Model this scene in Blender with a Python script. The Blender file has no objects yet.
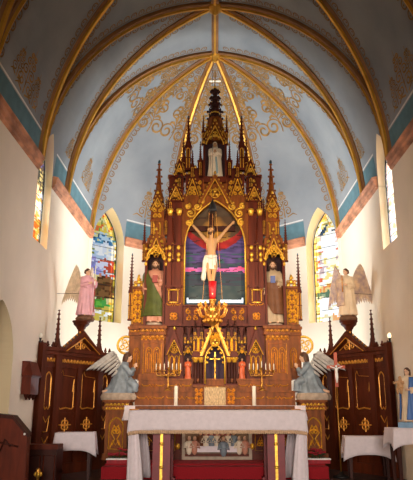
import bpy, bmesh, math, random
from mathutils import Vector, Matrix, noise
random.seed(7)
PI = math.pi
C = bpy.context.scene.collection
# ------------------------------------------------------------------ camera model of the photograph
F, PITCH, U0, ZC = 600.0, math.radians(15.4), 215.0, 1.06
CP, SP = math.cos(PITCH), math.sin(PITCH)
def hz(v, Y):                      # world height of an image row at depth Y
    return ZC + Y * math.tan(PITCH + math.atan((240.0 - v) / F))
def wx(u, v, Y):                   # world X of an image column
    return (u - U0) / F * (Y * CP + (hz(v, Y) - ZC) * SP)
def ax(du, v, Y=11.1):             # width of du pixels at that depth
    return du / F * (Y * CP + (hz(v, Y) - ZC) * SP)

# ------------------------------------------------------------------ materials
def lin(c):
    return tuple(((x / 12.92) if x <= 0.04045 else ((x + 0.055) / 1.055) ** 2.4) for x in c)
def rgb(r, g, b):
    return lin((r / 255, g / 255, b / 255))
def mat(name, col, rough=0.5, metal=0.0, var=0.15, scale=6.0, bump=0.0, stretch=(1, 1, 1), col2=None, coat=0.0, detail=4, spec=0.5):
    m = bpy.data.materials.new(name); m.use_nodes = True
    nt = m.node_tree; b = nt.nodes['Principled BSDF']
    b.inputs['Roughness'].default_value = rough; b.inputs['Metallic'].default_value = metal
    b.inputs['Specular IOR Level'].default_value = spec
    if coat: b.inputs['Coat Weight'].default_value = coat; b.inputs['Coat Roughness'].default_value = 0.25
    tc = nt.nodes.new('ShaderNodeTexCoord'); mp = nt.nodes.new('ShaderNodeMapping')
    mp.inputs['Scale'].default_value = stretch
    nz = nt.nodes.new('ShaderNodeTexNoise'); nz.inputs['Scale'].default_value = scale; nz.inputs['Detail'].default_value = detail
    rp = nt.nodes.new('ShaderNodeValToRGB')
    rp.color_ramp.elements[0].position = 0.3; rp.color_ramp.elements[1].position = 0.7
    a = tuple(max(0, c * (1 - var)) for c in col); d = tuple(min(1, c * (1 + var)) for c in (col2 or col))
    rp.color_ramp.elements[0].color = (*a, 1); rp.color_ramp.elements[1].color = (*d, 1)
    L = nt.links.new
    L(tc.outputs['Object'], mp.inputs['Vector']); L(mp.outputs['Vector'], nz.inputs['Vector'])
    L(nz.outputs['Fac'], rp.inputs['Fac']); L(rp.outputs['Color'], b.inputs['Base Color'])
    if bump:
        bp = nt.nodes.new('ShaderNodeBump'); bp.inputs['Strength'].default_value = bump; bp.inputs['Distance'].default_value = 0.02
        L(nz.outputs['Fac'], bp.inputs['Height']); L(bp.outputs['Normal'], b.inputs['Normal'])
    return m
def attr_mat(name, rough=0.5, emit=0.0, spec=0.5):
    m = bpy.data.materials.new(name); m.use_nodes = True
    nt = m.node_tree; b = nt.nodes['Principled BSDF']; b.inputs['Roughness'].default_value = rough
    b.inputs['Specular IOR Level'].default_value = spec
    a = nt.nodes.new('ShaderNodeAttribute'); a.attribute_name = 'paint'
    nt.links.new(a.outputs['Color'], b.inputs['Base Color'])
    return m
def glass_mat(name, strength):
    m = bpy.data.materials.new(name); m.use_nodes = True
    nt = m.node_tree; nt.nodes.clear(); N = nt.nodes.new; L = nt.links.new
    o = N('ShaderNodeOutputMaterial'); ad = N('ShaderNodeAddShader'); e = N('ShaderNodeEmission'); t = N('ShaderNodeBsdfTransparent')
    a = N('ShaderNodeAttribute'); a.attribute_name = 'paint'
    e.inputs['Strength'].default_value = strength
    L(a.outputs['Color'], e.inputs['Color']); L(a.outputs['Color'], t.inputs['Color'])
    L(e.outputs[0], ad.inputs[0]); L(t.outputs[0], ad.inputs[1]); L(ad.outputs[0], o.inputs['Surface'])
    return m
def emit_mat(name, col, s):
    m = bpy.data.materials.new(name); m.use_nodes = True
    b = m.node_tree.nodes['Principled BSDF']
    b.inputs['Base Color'].default_value = (*col, 1); b.inputs['Emission Color'].default_value = (*col, 1)
    b.inputs['Emission Strength'].default_value = s
    return m
M = {}
M['wood'] = mat('altar_wood', rgb(120, 64, 20), 0.5, 0, 0.35, 5, 0.15, (3, 3, 0.6), rgb(132, 70, 22), spec=.18)
M['wood_red'] = mat('red_brown_wood', rgb(92, 34, 14), 0.5, 0, 0.3, 5, 0.1, (3, 3, 0.6), spec=.18)
M['wood_dark'] = mat('dark_wood', rgb(60, 24, 14), 0.5, 0, 0.3, 5, 0.1, (3, 3, 0.6), spec=.18)
M['screen'] = mat('screen_wood', rgb(80, 33, 15), 0.5, 0, 0.35, 4, 0.12, (3, 3, 0.5), spec=.15)
M['gold'] = mat('gold_leaf', rgb(240, 178, 60), 0.36, 0.5, 0.3, 30, 0.1)
M['gold_dull'] = mat('dull_gilding', rgb(214, 144, 50), 0.42, 0.4, 0.3, 24, 0.1)
M['brass'] = mat('brass', rgb(190, 136, 60), 0.34, 0.8, 0.15, 20)
M['niche'] = mat('niche_maroon', rgb(58, 20, 22), 0.7, 0, 0.2, 8)
M['violet'] = mat('niche_violet', rgb(62, 36, 58), 0.7, 0, 0.2, 8)
M['bulb'] = mat('dark_blue_green_enamel', rgb(36, 72, 84), 0.3, 0, 0.3, 10)
M['wall'] = mat('cream_plaster', rgb(231, 214, 189), 0.85, 0, 0.05, 1.6, 0.05)
M['jamb'] = mat('ochre_plaster', rgb(226, 204, 164), 0.85, 0, 0.04, 2.0)
M['vault'] = mat('blue_grey_plaster', rgb(136, 140, 142), 0.9, 0, 0.13, 0.9, 0.06, (1, 1, 1), rgb(144, 146, 145), detail=6, spec=0.2)
M['teal'] = mat('teal_band_paint', rgb(92, 122, 128), 0.9, 0, 0.14, 5, 0, (1, 1, 1), spec=0.2)
M['cornice'] = mat('marbled_brown_cornice', rgb(162, 104, 72), 0.6, 0, 0.4, 3.0, 0, (1, 1, 2), rgb(192, 132, 96))
M['rib'] = mat('ochre_rib_paint', rgb(140, 92, 44), 0.6, 0, 0.2, 4)
M['rib_gold'] = mat('gilded_rib_roll', rgb(214, 156, 58), 0.35, 0.6, 0.15, 6)
M['stencil'] = mat('brown_stencil_paint', rgb(140, 108, 76), 0.9, 0, 0.15, 8, spec=0.1)
M['scroll'] = mat('ochre_scroll_paint', rgb(150, 112, 62), 0.75, 0, 0.4, 9, spec=0.2)
M['line'] = mat('pale_line_paint', rgb(214, 210, 200), 0.9, 0, 0.05, 5)
M['cloth'] = mat('white_linen', rgb(228, 214, 216), 0.9, 0, 0.05, 20, 0.05)
M['lace'] = mat('ecru_lace', rgb(206, 168, 132), 0.9, 0, 0.25, 60)
M['veil'] = mat('tabernacle_veil_brocade', rgb(196, 168, 128), 0.8, 0, 0.45, 40, 0, (2.2, 1, 0.6))
M['carpet'] = mat('red_carpet', rgb(150, 14, 26), 0.95, 0, 0.2, 60, 0.2)
M['red_panel'] = mat('crimson_lacquer', rgb(124, 16, 20), 0.5, 0, 0.2, 8)
M['wax'] = mat('white_wax', rgb(236, 226, 206), 0.5, 0, 0.03, 8)
M['skin'] = mat('painted_skin', rgb(222, 176, 142), 0.55, 0, 0.08, 10)
M['pale_skin'] = mat('pale_painted_skin', rgb(196, 148, 100), 0.6, 0, 0.06, 10)
M['hair'] = mat('brown_hair_paint', rgb(84, 52, 32), 0.6, 0, 0.3, 30, 0.2)
M['eye'] = mat('dark_eye_paint', rgb(40, 26, 22), 0.4, 0, 0.05, 8)
M['green_cloak'] = mat('olive_green_cloak_paint', rgb(74, 80, 30), 0.5, 0, 0.3, 7, spec=.25)
M['cream_robe'] = mat('cream_robe_paint', rgb(226, 200, 166), 0.55, 0, 0.1, 8)
M['rose_robe'] = mat('rose_robe_paint', rgb(196, 134, 108), 0.55, 0, 0.12, 8)
M['umber_cloak'] = mat('umber_cloak_paint', rgb(104, 64, 38), 0.5, 0, 0.2, 8, spec=.25)
M['grey_robe'] = mat('grey_tan_robe_paint', rgb(176, 152, 122), 0.55, 0, 0.12, 8)
M['white_robe'] = mat('ivory_robe_paint', rgb(232, 214, 188), 0.55, 0, 0.08, 8)
M['pale_blue'] = mat('pale_blue_sash_paint', rgb(152, 178, 182), 0.55, 0, 0.15, 8)
M['blue_grey'] = mat('blue_grey_robe_paint', rgb(128, 138, 146), 0.5, 0, 0.35, 9)
M['stone'] = mat('beige_stone', rgb(178, 158, 138), 0.8, 0, 0.2, 12, 0.3)
M['wing_grey'] = mat('grey_feather_paint', rgb(176, 170, 164), 0.6, 0, 0.25, 14)
M['wing_tan'] = mat('cream_feather_paint', rgb(214, 190, 160), 0.6, 0, 0.2, 14)
M['wing_lilac'] = mat('lilac_feather_paint', rgb(180, 152, 160), 0.6, 0, 0.25, 10, 0, (1, 1, 1), rgb(206, 176, 140))
M['pink_robe'] = mat('pink_robe_paint', rgb(214, 160, 168), 0.55, 0, 0.15, 8)
M['orange_robe'] = mat('orange_robe_paint', rgb(212, 96, 50), 0.5, 0, 0.15, 10)
M['brown_base'] = mat('umber_stone', rgb(104, 70, 46), 0.8, 0, 0.3, 12, 0.3)
M['blue_cloak'] = mat('blue_cloak_paint', rgb(58, 104, 168), 0.5, 0, 0.15, 8)
M['sky_blue'] = mat('light_blue_base_paint', rgb(120, 152, 178), 0.6, 0, 0.15, 8)
M['book_red'] = mat('red_book_paint', rgb(140, 44, 30), 0.5, 0, 0.1, 8)
M['book_blue'] = mat('blue_book_paint', rgb(70, 84, 138), 0.5, 0, 0.1, 8)
M['loin'] = mat('white_loincloth_paint', rgb(222, 216, 200), 0.6, 0, 0.1, 10)
M['black'] = mat('blackened_iron', rgb(30, 26, 24), 0.5, 0.3, 0.2, 10)
M['white'] = mat('white_paint', rgb(238, 236, 230), 0.4, 0, 0.03, 8)
M['orange_wood'] = mat('orange_brown_cross_wood', rgb(186, 76, 40), 0.45, 0, 0.2, 10)
M['red_flower'] = mat('red_petals', rgb(160, 30, 40), 0.7, 0, 0.3, 20)
M['leaf'] = mat('dark_green_leaf', rgb(42, 66, 34), 0.6, 0, 0.3, 20)
M['floor'] = mat('dark_floor_tile', rgb(74, 50, 44), 0.5, 0, 0.25, 3)
M['red_glass'] = emit_mat('red_lamp_glass', rgb(160, 4, 10), 0.12)
M['flame'] = emit_mat('candle_glow', (1.0, 0.25, 0.12), 6)
M['tube_light'] = emit_mat('fluorescent_tube_glow', rgb(214, 228, 240), 0.7)
M['bulb_lit'] = emit_mat('lit_bulb', (1.0, 0.85, 0.55), 1.6)
M['paint'] = attr_mat('painted_panel', 0.5, 0, 0.25)
M['glass_l'] = glass_mat('stained_glass_bright', 0.5)
M['glass_r'] = glass_mat('stained_glass_glaring', 0.85)

# ------------------------------------------------------------------ mesh builder
class MB:
    def __init__(s): s.v = []; s.f = []; s.m = []; s.sm = []; s.isl = []
    def add(s, vs, fs, m=0, sm=False):
        b = len(s.v); s.v += [tuple(p) for p in vs]; s.isl.append((b, len(s.v), len(s.f), len(s.f) + len(fs)))
        for f in fs: s.f.append([b + i for i in f]); s.m.append(m); s.sm.append(sm)
        return s
    def box(s, x0, x1, y0, y1, z0, z1, m=0):
        if x0 > x1: x0, x1 = x1, x0
        vs = [(x, y, z) for z in (z0, z1) for y in (y0, y1) for x in (x0, x1)]
        return s.add(vs, [(0, 2, 3, 1), (4, 5, 7, 6), (0, 1, 5, 4), (2, 6, 7, 3), (0, 4, 6, 2), (1, 3, 7, 5)], m)
    def prism(s, pts, y0, y1, m=0):             # outline in x,z pushed along y
        n = len(pts); vs = [(x, y0, z) for x, z in pts] + [(x, y1, z) for x, z in pts]
        fs = [tuple(range(n)), tuple(range(2 * n - 1, n - 1, -1))] + [(i, i + n, (i + 1) % n + n, (i + 1) % n) for i in range(n)]
        return s.add(vs, fs, m)
    def prismz(s, pts, z0, z1, m=0):
        n = len(pts); vs = [(x, y, z0) for x, y in pts] + [(x, y, z1) for x, y in pts]
        fs = [tuple(range(n - 1, -1, -1)), tuple(range(n, 2 * n))] + [(i, (i + 1) % n, (i + 1) % n + n, i + n) for i in range(n)]
        return s.add(vs, fs, m)
    def frustum(s, cx, cy, z0, z1, a0, a1, n=4, rot=PI / 4, m=0):
        p = lambda a, z: [(cx + a * math.cos(rot + 2 * PI * i / n), cy + a * math.sin(rot + 2 * PI * i / n), z) for i in range(n)]
        vs = p(a0, z0) + p(a1, z1)
        return s.add(vs, [tuple(range(n - 1, -1, -1)), tuple(range(n, 2 * n))] + [(i, (i + 1) % n, (i + 1) % n + n, i + n) for i in range(n)], m)
    def lathe(s, prof, cx=0, cy=0, n=12, m=0, sm=True):
        vs = []; fs = []
        for r, z in prof:
            for i in range(n): vs.append((cx + r * math.cos(2 * PI * i / n), cy + r * math.sin(2 * PI * i / n), z))
        for k in range(len(prof) - 1):
            for i in range(n): fs.append((k * n + i, k * n + (i + 1) % n, (k + 1) * n + (i + 1) % n, (k + 1) * n + i))
        fs.append(tuple(range(n - 1, -1, -1))); q = (len(prof) - 1) * n; fs.append(tuple(range(q, q + n)))
        return s.add(vs, fs, m, sm)
    def ball(s, c, r, n=8, m=0, rot=None):
        if not isinstance(r, (tuple, list)): r = (r, r, r)
        k = max(3, n // 2 + 1); vs = []; fs = []
        R = rot or Matrix.Identity(3)
        for j in range(1, k):
            th = PI * j / k
            for i in range(n):
                ph = 2 * PI * i / n
                vs.append(R @ Vector((r[0] * math.sin(th) * math.cos(ph), r[1] * math.sin(th) * math.sin(ph), r[2] * math.cos(th))) + Vector(c))
        top = len(vs); vs.append(R @ Vector((0, 0, r[2])) + Vector(c)); vs.append(R @ Vector((0, 0, -r[2])) + Vector(c))
        for j in range(k - 2):
            for i in range(n): fs.append((j * n + i, (j + 1) * n + i, (j + 1) * n + (i + 1) % n, j * n + (i + 1) % n))
        for i in range(n):
            fs.append((top, i, (i + 1) % n)); fs.append((top + 1, (k - 2) * n + (i + 1) % n, (k - 2) * n + i))
        return s.add(vs, fs, m, True)
    def tube(s, path, r, n=5, m=0, closed=False, flat=1.0):
        P = [Vector(p) for p in path]; k = len(P)
        if k < 2: return s
        rr = r if isinstance(r, (list, tuple)) else [r] * k
        vs = []; fs = []; N = None
        for i in range(k):
            a = P[(i - 1) % k] if (closed or i) else P[0]; b = P[(i + 1) % k] if (closed or i < k - 1) else P[-1]
            T = (b - a)
            if T.length < 1e-9: T = Vector((0, 0, 1))
            T.normalize()
            if N is None:
                N = T.cross(Vector((0, 1, 0)))
                if N.length < 0.2: N = T.cross(Vector((1, 0, 0)))
                N.normalize()
            else:
                N = N - T * N.dot(T)
                if N.length < 1e-6: N = T.orthogonal()
                N.normalize()
            B = T.cross(N)
            for j in range(n):
                t = 2 * PI * j / n
                vs.append(P[i] + N * (rr[i] * math.cos(t)) + B * (rr[i] * flat * math.sin(t)))
        e = k if closed else k - 1
        for i in range(e):
            for j in range(n):
                fs.append((i * n + j, i * n + (j + 1) % n, ((i + 1) % k) * n + (j + 1) % n, ((i + 1) % k) * n + j))
        if not closed: fs.append(tuple(range(n - 1, -1, -1))); fs.append(tuple(range((k - 1) * n, k * n)))
        return s.add(vs, fs, m, n > 4)
    def loft(s, rings, n=40, m=0, a0=0.0, a1=2 * PI):
        # ring: (z, cx, cy, rx, ry, fold_amp, fold_k, fold_phase)
        full = abs(a1 - a0 - 2 * PI) < 1e-6; cols = n if full else n + 1
        vs = []; fs = []
        for (z, cx, cy, rx, ry, am, k, ph) in rings:
            for i in range(cols):
                t = a0 + (a1 - a0) * i / n
                q = 1 + am * (0.7 * math.cos(k * t + ph) + 0.5 * math.cos((k * 1.7) // 1 * t + 2.1 * ph + 1.3))
                vs.append((cx + rx * q * math.cos(t), cy + ry * q * math.sin(t), z))
        R = len(rings)
        for j in range(R - 1):
            for i in range(n if full else n):
                i2 = (i + 1) % cols
                fs.append((j * cols + i, j * cols + i2, (j + 1) * cols + i2, (j + 1) * cols + i))
        if full: fs.append(tuple(range(n - 1, -1, -1))); fs.append(tuple(range((R - 1) * n, R * n)))
        return s.add(vs, fs, m, True)
    def pieces(s):                             # forms that lie apart become builders of their own
        bx = []
        for a, b, _, _ in s.isl:
            P = s.v[a:b]; bx.append(([min(p[i] for p in P) for i in range(3)], [max(p[i] for p in P) for i in range(3)]))
        n = len(bx); par = list(range(n))
        def find(i):
            while par[i] != i: par[i] = par[par[i]]; i = par[i]
            return i
        sz = [max(h[i] - l[i] for i in range(3)) for l, h in bx]
        for i in range(n):
            for j in range(i):
                if find(i) == find(j): continue
                g = math.sqrt(sum(max(0, bx[i][0][q] - bx[j][1][q], bx[j][0][q] - bx[i][1][q]) ** 2 for q in range(3)))
                if g <= max(.02, .5 * max(sz[i], sz[j])) * .95: par[find(i)] = find(j)
        out = {}
        for i, (a, b, fa, fb) in enumerate(s.isl):
            o = out.setdefault(find(i), MB()); d = len(o.v) - a
            o.v += s.v[a:b]; o.f += [[q + d for q in f] for f in s.f[fa:fb]]; o.m += s.m[fa:fb]; o.sm += s.sm[fa:fb]
        return list(out.values())
    def xf(s, Mx): s.v = [tuple(Mx @ Vector(p)) for p in s.v]; return s
    def mesh(s, name, mats):
        me = bpy.data.meshes.new(name); me.from_pydata([tuple(p) for p in s.v], [], s.f)
        for m in mats: me.materials.append(m)
        me.polygons.foreach_set('material_index', s.m); me.polygons.foreach_set('use_smooth', s.sm)
        bm = bmesh.new(); bm.from_mesh(me); bmesh.ops.recalc_face_normals(bm, faces=bm.faces); bm.to_mesh(me); bm.free()
        me.update(); return me
    def build(s, name, mats, parent=None, loc=None):
        if not isinstance(mats, (list, tuple)): mats = [mats]
        o = bpy.data.objects.new(name, s.mesh(name, mats)); C.objects.link(o)
        if parent: o.parent = parent
        if loc: o.location = loc
        return o
    def fuse(s, name, m, parent, voxel, smooth=3):      # one continuous surface out of overlapping forms
        o = s.build(name, m, None)
        r = o.modifiers.new('r', 'REMESH'); r.mode = 'VOXEL'; r.voxel_size = voxel; r.use_smooth_shade = True
        if smooth:
            k = o.modifiers.new('s', 'SMOOTH'); k.factor = 0.5; k.iterations = smooth
        bpy.context.view_layer.update()
        dg = bpy.context.evaluated_depsgraph_get()
        me = bpy.data.meshes.new_from_object(o.evaluated_get(dg)); me.name = name
        o.modifiers.clear(); o.data = me
        me.materials.clear(); me.materials.append(m)
        o.parent = parent
        return o
def tag(o, label, cat, group=None):
    o['label'] = label; o['category'] = cat
    if group: o['group'] = group
    return o
def thing(name, loc, label, cat, rz=0.0, group=None):
    o = bpy.data.objects.new(name, None); C.objects.link(o)
    o.empty_display_size = 0.1
    o.location = loc; o.rotation_euler = (0, 0, rz)
    return tag(o, label, cat, group)
def struct(o): o['kind'] = 'structure'; return o
def paint(o, fn):
    me = o.data; at = me.color_attributes.new('paint', 'FLOAT_COLOR', 'CORNER')
    for p in me.polygons:
        c = fn(p.center)
        for li in p.loop_indices: at.data[li].color = (*c, 1)
def arch(a, zs, za, n=10, x0=0.0):      # pointed arch from left springing over the apex to the right
    h = za - zs; R = (a * a + h * h) / (2 * a); c = a - R
    ph = math.atan2(h, -c) if c <= 0 else math.atan2(h, -c)
    right = [(c + R * math.cos(ph * i / n), zs + R * math.sin(ph * i / n)) for i in range(n + 1)]
    right[-1] = (0.0, za)
    return [(x0 - x, z) for x, z in right] + [(x0 + x, z) for x, z in reversed(right[:-1])]
def lancet(a, z0, zs, za, x0=0.0, n=6):
    return [(x0 - a, z0)] + arch(a, zs, za, n, x0) + [(x0 + a, z0)]
def xz(pts, y): return [(x, y, z) for x, z in pts]
def spiral(cx, cz, r, turns=1.4, start=0.0, d=1, n=18):
    return [(cx + r * (1 - 0.8 * i / n) * math.cos(start + d * 2 * PI * turns * i / n), cz + r * (1 - 0.8 * i / n) * math.sin(start + d * 2 * PI * turns * i / n)) for i in range(n + 1)]
# ------------------------------------------------------------------ the sanctuary: walls, vault, ribs
W, YC, ZS, ZR = 2.83, 13.0, 4.71, 8.66
H = ZR - ZS
RV = (W * W + H * H) / (2 * W); CV = RV - W
YL = YC - W * math.tan(PI / 8)                      # centre of the half octagon
S8 = W * math.tan(PI / 8)
AMAX = math.acos(CV / RV); ARC = RV * AMAX
YN = -6.0
def prof(al): return (RV * math.cos(al) - CV) / W, ZS + RV * math.sin(al)
def zt(t): return ZS + math.sqrt(max(0, RV * RV - (t * W + CV) ** 2))
def tp(x, y):
    dy = y - YL
    t = abs(x)
    if dy > 0: t = max(t, (abs(x) + dy) / math.sqrt(2), dy)
    return min(1.0, t / W)
def vp(n, s, arc, lift=0.0):                        # a point on the vault: facet direction n, sideways s, arc length up
    al = arc / RV; t, z = prof(al); e = (n[1], -n[0])
    r = W * t - lift * math.cos(al)
    return Vector((n[0] * r + e[0] * s, YL + n[1] * r + e[1] * s, z - lift * math.sin(al)))
Q = math.sqrt(0.5)
FACET = {'left': (-1, 0), 'right': (1, 0), 'apse_left': (-Q, Q), 'apse_right': (Q, Q), 'apse': (0, 1)}
NA = 28
def poly_at(t, off=0.0):
    w = W * t + off * t; k = math.tan(PI / 8)
    pts = []
    ys = [YN + (YL - YN) * i / 24 for i in range(24)]
    pts += [(-w, y) for y in ys]
    cor = [(-w, YL), (-w, YL + w * k), (-w * k, YL + w), (w * k, YL + w), (w, YL + w * k), (w, YL)]
    seg = [4, 10, 10, 10, 4]
    for i in range(5):
        a, b = cor[i], cor[i + 1]
        for j in range(seg[i]): pts.append((a[0] + (b[0] - a[0]) * j / seg[i], a[1] + (b[1] - a[1]) * j / seg[i]))
    pts += [(w, YL)] + [(w, y) for y in reversed(ys)]
    return pts
def vault_mesh():
    vs = []; fs = []; rows = NA + 1; cols = None
    for off, dz in ((0.0, 0.0), (0.50, 0.35)):
        for i in range(rows):
            t, z = prof(AMAX * i / NA)
            if i == NA: t = 0.0
            P = poly_at(t, off); cols = len(P)
            vs += [(x, y, z + (dz if off else 0.0) * math.sin(AMAX * i / NA)) for x, y in P]
    N1 = rows * cols
    for i in range(NA):
        for j in range(cols - 1):
            a = i * cols + j
            fs.append((a, a + 1, a + cols + 1, a + cols)); fs.append((N1 + a, N1 + a + cols, N1 + a + cols + 1, N1 + a + 1))
    for j in range(cols - 1): fs.append((j, N1 + j, N1 + j + 1, j + 1))
    for i in range(NA):
        for j in (0, cols - 1):
            a = i * cols + j; fs.append((a, a + cols, N1 + a + cols, N1 + a))
    me = bpy.data.meshes.new('ceiling'); me.from_pydata(vs, [], fs)
    bm = bmesh.new(); bm.from_mesh(me); bmesh.ops.remove_doubles(bm, verts=bm.verts, dist=1e-4)
    bmesh.ops.dissolve_degenerate(bm, dist=1e-5, edges=bm.edges)
    bmesh.ops.recalc_face_normals(bm, faces=bm.faces); bm.to_mesh(me); bm.free()
    return me
# windows: (facet, sideways centre, half width, sill, spring, apex)
sOB = S8                                            # half side of the octagon
WINS = {1: ('apse_left', None, 0.44, 2.86, 4.62, 5.52), 2: ('apse_right', None, 0.44, 2.86, 4.62, 5.52),
        3: ('left', 9.37, 0.40, 3.58, 4.75, 5.52), 4: ('right', 9.37, 0.40, 3.58, 4.75, 5.52)}
def frame_of(facet, pos):
    # matrix: local x along the wall, local y outwards, z up, origin on the wall plane at floor level
    n = FACET[facet]
    if facet in ('left', 'right'):
        o = Vector((n[0] * W, pos, 0)); xd = Vector((0, -n[0], 0)) if n[0] > 0 else Vector((0, 1, 0))
    else:
        sgn = -1 if facet == 'apse_left' else 1
        corner = Vector((sgn * W, YC, 0)); d = Vector((-sgn * Q, Q, 0))
        o = corner + d * pos; xd = d if sgn < 0 else -d
    yd = Vector((n[0], n[1], 0))
    m = Matrix(((xd.x, yd.x, 0, o.x), (xd.y, yd.y, 0, o.y), (0, 0, 1, 0), (0, 0, 0, 1)))
    return m
def cutter(k):
    f, pos, a, z0, zs, za = WINS[k]
    m = MB().prism(lancet(a, z0, zs, za, 0, 12), -0.75, 0.75)
    m.xf(frame_of(f, 0.53 if pos is None else pos)); o = m.build('cut', [M['jamb']]); return o
CUT = {k: cutter(k) for k in WINS}
mdoor = MB().prism(lancet(0.62, -0.05, 1.6, 2.42, 0, 14), -0.6, 0.8); mdoor.xf(frame_of('left', 7.92)); CUT['door'] = mdoor.build('cut', [M['jamb']])
def carve(o, keys, jm):
    o.data.materials.append(M['jamb'])
    for k in keys:
        CUT[k].data.materials.clear(); CUT[k].data.materials.append(M['jamb'])
        b = o.modifiers.new('b', 'BOOLEAN'); b.object = CUT[k]; b.operation = 'DIFFERENCE'; b.solver = 'EXACT'; b.material_mode = 'TRANSFER'
    bpy.context.view_layer.update()
    me = bpy.data.meshes.new_from_object(o.evaluated_get(bpy.context.evaluated_depsgraph_get()))
    o.modifiers.clear(); o.data = me
cme = vault_mesh(); cme.materials.append(M['vault'])
ceil_o = struct(bpy.data.objects.new('ceiling', cme)); C.objects.link(ceil_o)
carve(ceil_o, [1, 2, 3, 4], 'vault')
TH = 0.5
def slab(name, p, q, z0, z1, keys):
    p = Vector(p); q = Vector(q); d = (q - p).normalized(); n = Vector((-d.y, d.x))   # outward on the left of travel
    pts = [(p.x, p.y), (q.x, q.y), (q.x + n.x * TH, q.y + n.y * TH), (p.x + n.x * TH, p.y + n.y * TH)]
    o = struct(MB().prismz(pts, z0, z1).build(name, [M['wall']]))
    if keys: carve(o, keys, 'wall')
    return o
slab('wall_left', (-W, YN), (-W, YC), -0.9, ZS + 0.012, [3, 'door'])
slab('wall_apse_left', (-W, YC), (-S8, YL + W), -0.9, ZS + 0.012, [1])
slab('wall_apse', (-S8, YL + W), (S8, YL + W), -0.9, ZS + 0.012, [])
slab('wall_apse_right', (S8, YL + W), (W, YC), -0.9, ZS + 0.012, [2])
slab('wall_right', (W, YC), (W, YN), -0.9, ZS + 0.012, [4])
slab('wall_back', (W + .5, YN), (-W - .5, YN), -0.9, ZR + 0.5, [])
for o in CUT.values(): bpy.data.objects.remove(o)
# floors
struct(MB().prismz([(-W, 6.2), (W, 6.2), (W, YC), (S8, YL + W), (-S8, YL + W), (-W, YC)], -0.5, 0.0).build('floor', [M['floor']]))
struct(MB().box(-W, W, YN, 6.2, -0.9, -0.55).build('floor_nave', [M['floor']]))
stp = MB().box(-1.70, 1.70, 9.55, 11.9, 0.0, 0.17); stp.box(-1.70, 1.70, 9.85, 11.9, 0.17, 0.19)
struct(stp.build('floor_step', [M['carpet']]))
# little room behind the arch at the left edge
rm = MB(); rm.box(-4.6, -4.5, 6.6, 9.2, -0.1, 3.2); rm.box(-4.5, -W - TH, 6.6, 6.7, -0.1, 3.2); rm.box(-4.5, -W - TH, 9.1, 9.2, -0.1, 3.2)
rm.box(-4.6, -W - TH, 6.6, 9.2, 3.2, 3.3); rm.box(-4.6, -W - TH, 6.6, 9.2, -0.2, -0.05)
struct(rm.build('wall_side_room', [M['wall']]))
# cornice and bands
trim_no = [0]
def trim(mb, mats):
    trim_no[0] += 1
    return struct(mb.build('trim_%d' % trim_no[0], mats))
def wall_runs():
    gL = [(YN, 9.37 - .42), (9.37 + .42, YC)]
    runs = []
    for sg, f in ((-1, 'left'), (1, 'right')):
        for a, b in gL: runs.append((f, a, b))
        fo = 'apse_left' if sg < 0 else 'apse_right'
        runs.append((fo, 0.0, 0.08)); runs.append((fo, 0.98, 2 * S8))
    runs.append(('apse', 0, 2 * S8)); return runs
def wpt(f, s):                                      # plan point on the wall line
    if f == 'left': return Vector((-W, s))
    if f == 'right': return Vector((W, s))
    if f == 'apse_left': return Vector((-W + Q * s, YC + Q * s))
    if f == 'apse_right': return Vector((W - Q * s, YC + Q * s))
    return Vector((-S8 + s, YL + W))
def inset(f, p, d):
    n = FACET[f]; return Vector((p.x - n[0] * d, p.y - n[1] * d))
for f, a, b in wall_runs():
    mb = MB(); pr = [(0.0, ZS - .02), (.04, ZS), (.04, ZS + .04), (.07, ZS + .06), (.07, ZS + .14), (.10, ZS + .16), (.10, ZS + .18), (0.02, ZS + .20), (0.0, ZS + .20)]
    k = len(pr); vs = []
    for s in (a, b):
        for d, z in pr: q = inset(f, wpt(f, s), d); vs.append((q.x, q.y, z))
    mb.add(vs, [tuple(range(k)), tuple(range(2 * k - 1, k - 1, -1))] + [(i, (i + 1) % k, (i + 1) % k + k, i + k) for i in range(k)])
    trim(mb, [M['cornice']])
    # painted band above, following the vault, with a pale line on top
    mb = MB(); n = FACET[f]
    def sw(s, f=f):
        if f == 'left': return -(s - YL) * -1 if False else (s - YL) * (1 if FACET['left'][0] > 0 else 1)
        return s - S8
    def bp(s, arc, lift, f=f, n=n):
        al = arc / RV; t, z = prof(al); d = W - W * t + lift
        q = inset(f, wpt(f, s), d); return (q.x, q.y, z)
    ns = max(1, int((b - a) / .25))
    for lo, hi, mi, lf in ((.20, .58, 0, .004), (.60, .63, 1, .004)):
        for i in range(ns):
            s0 = a + (b - a) * i / ns; s1 = a + (b - a) * (i + 1) / ns
            for j in range(2):
                c0 = lo + (hi - lo) * j / 2; c1 = lo + (hi - lo) * (j + 1) / 2
                mb.add([bp(s0, c0, lf), bp(s1, c0, lf), bp(s1, c1, lf), bp(s0, c1, lf)], [(0, 1, 2, 3)], mi)
    trim(mb, [M['teal'], M['line']])
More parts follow.
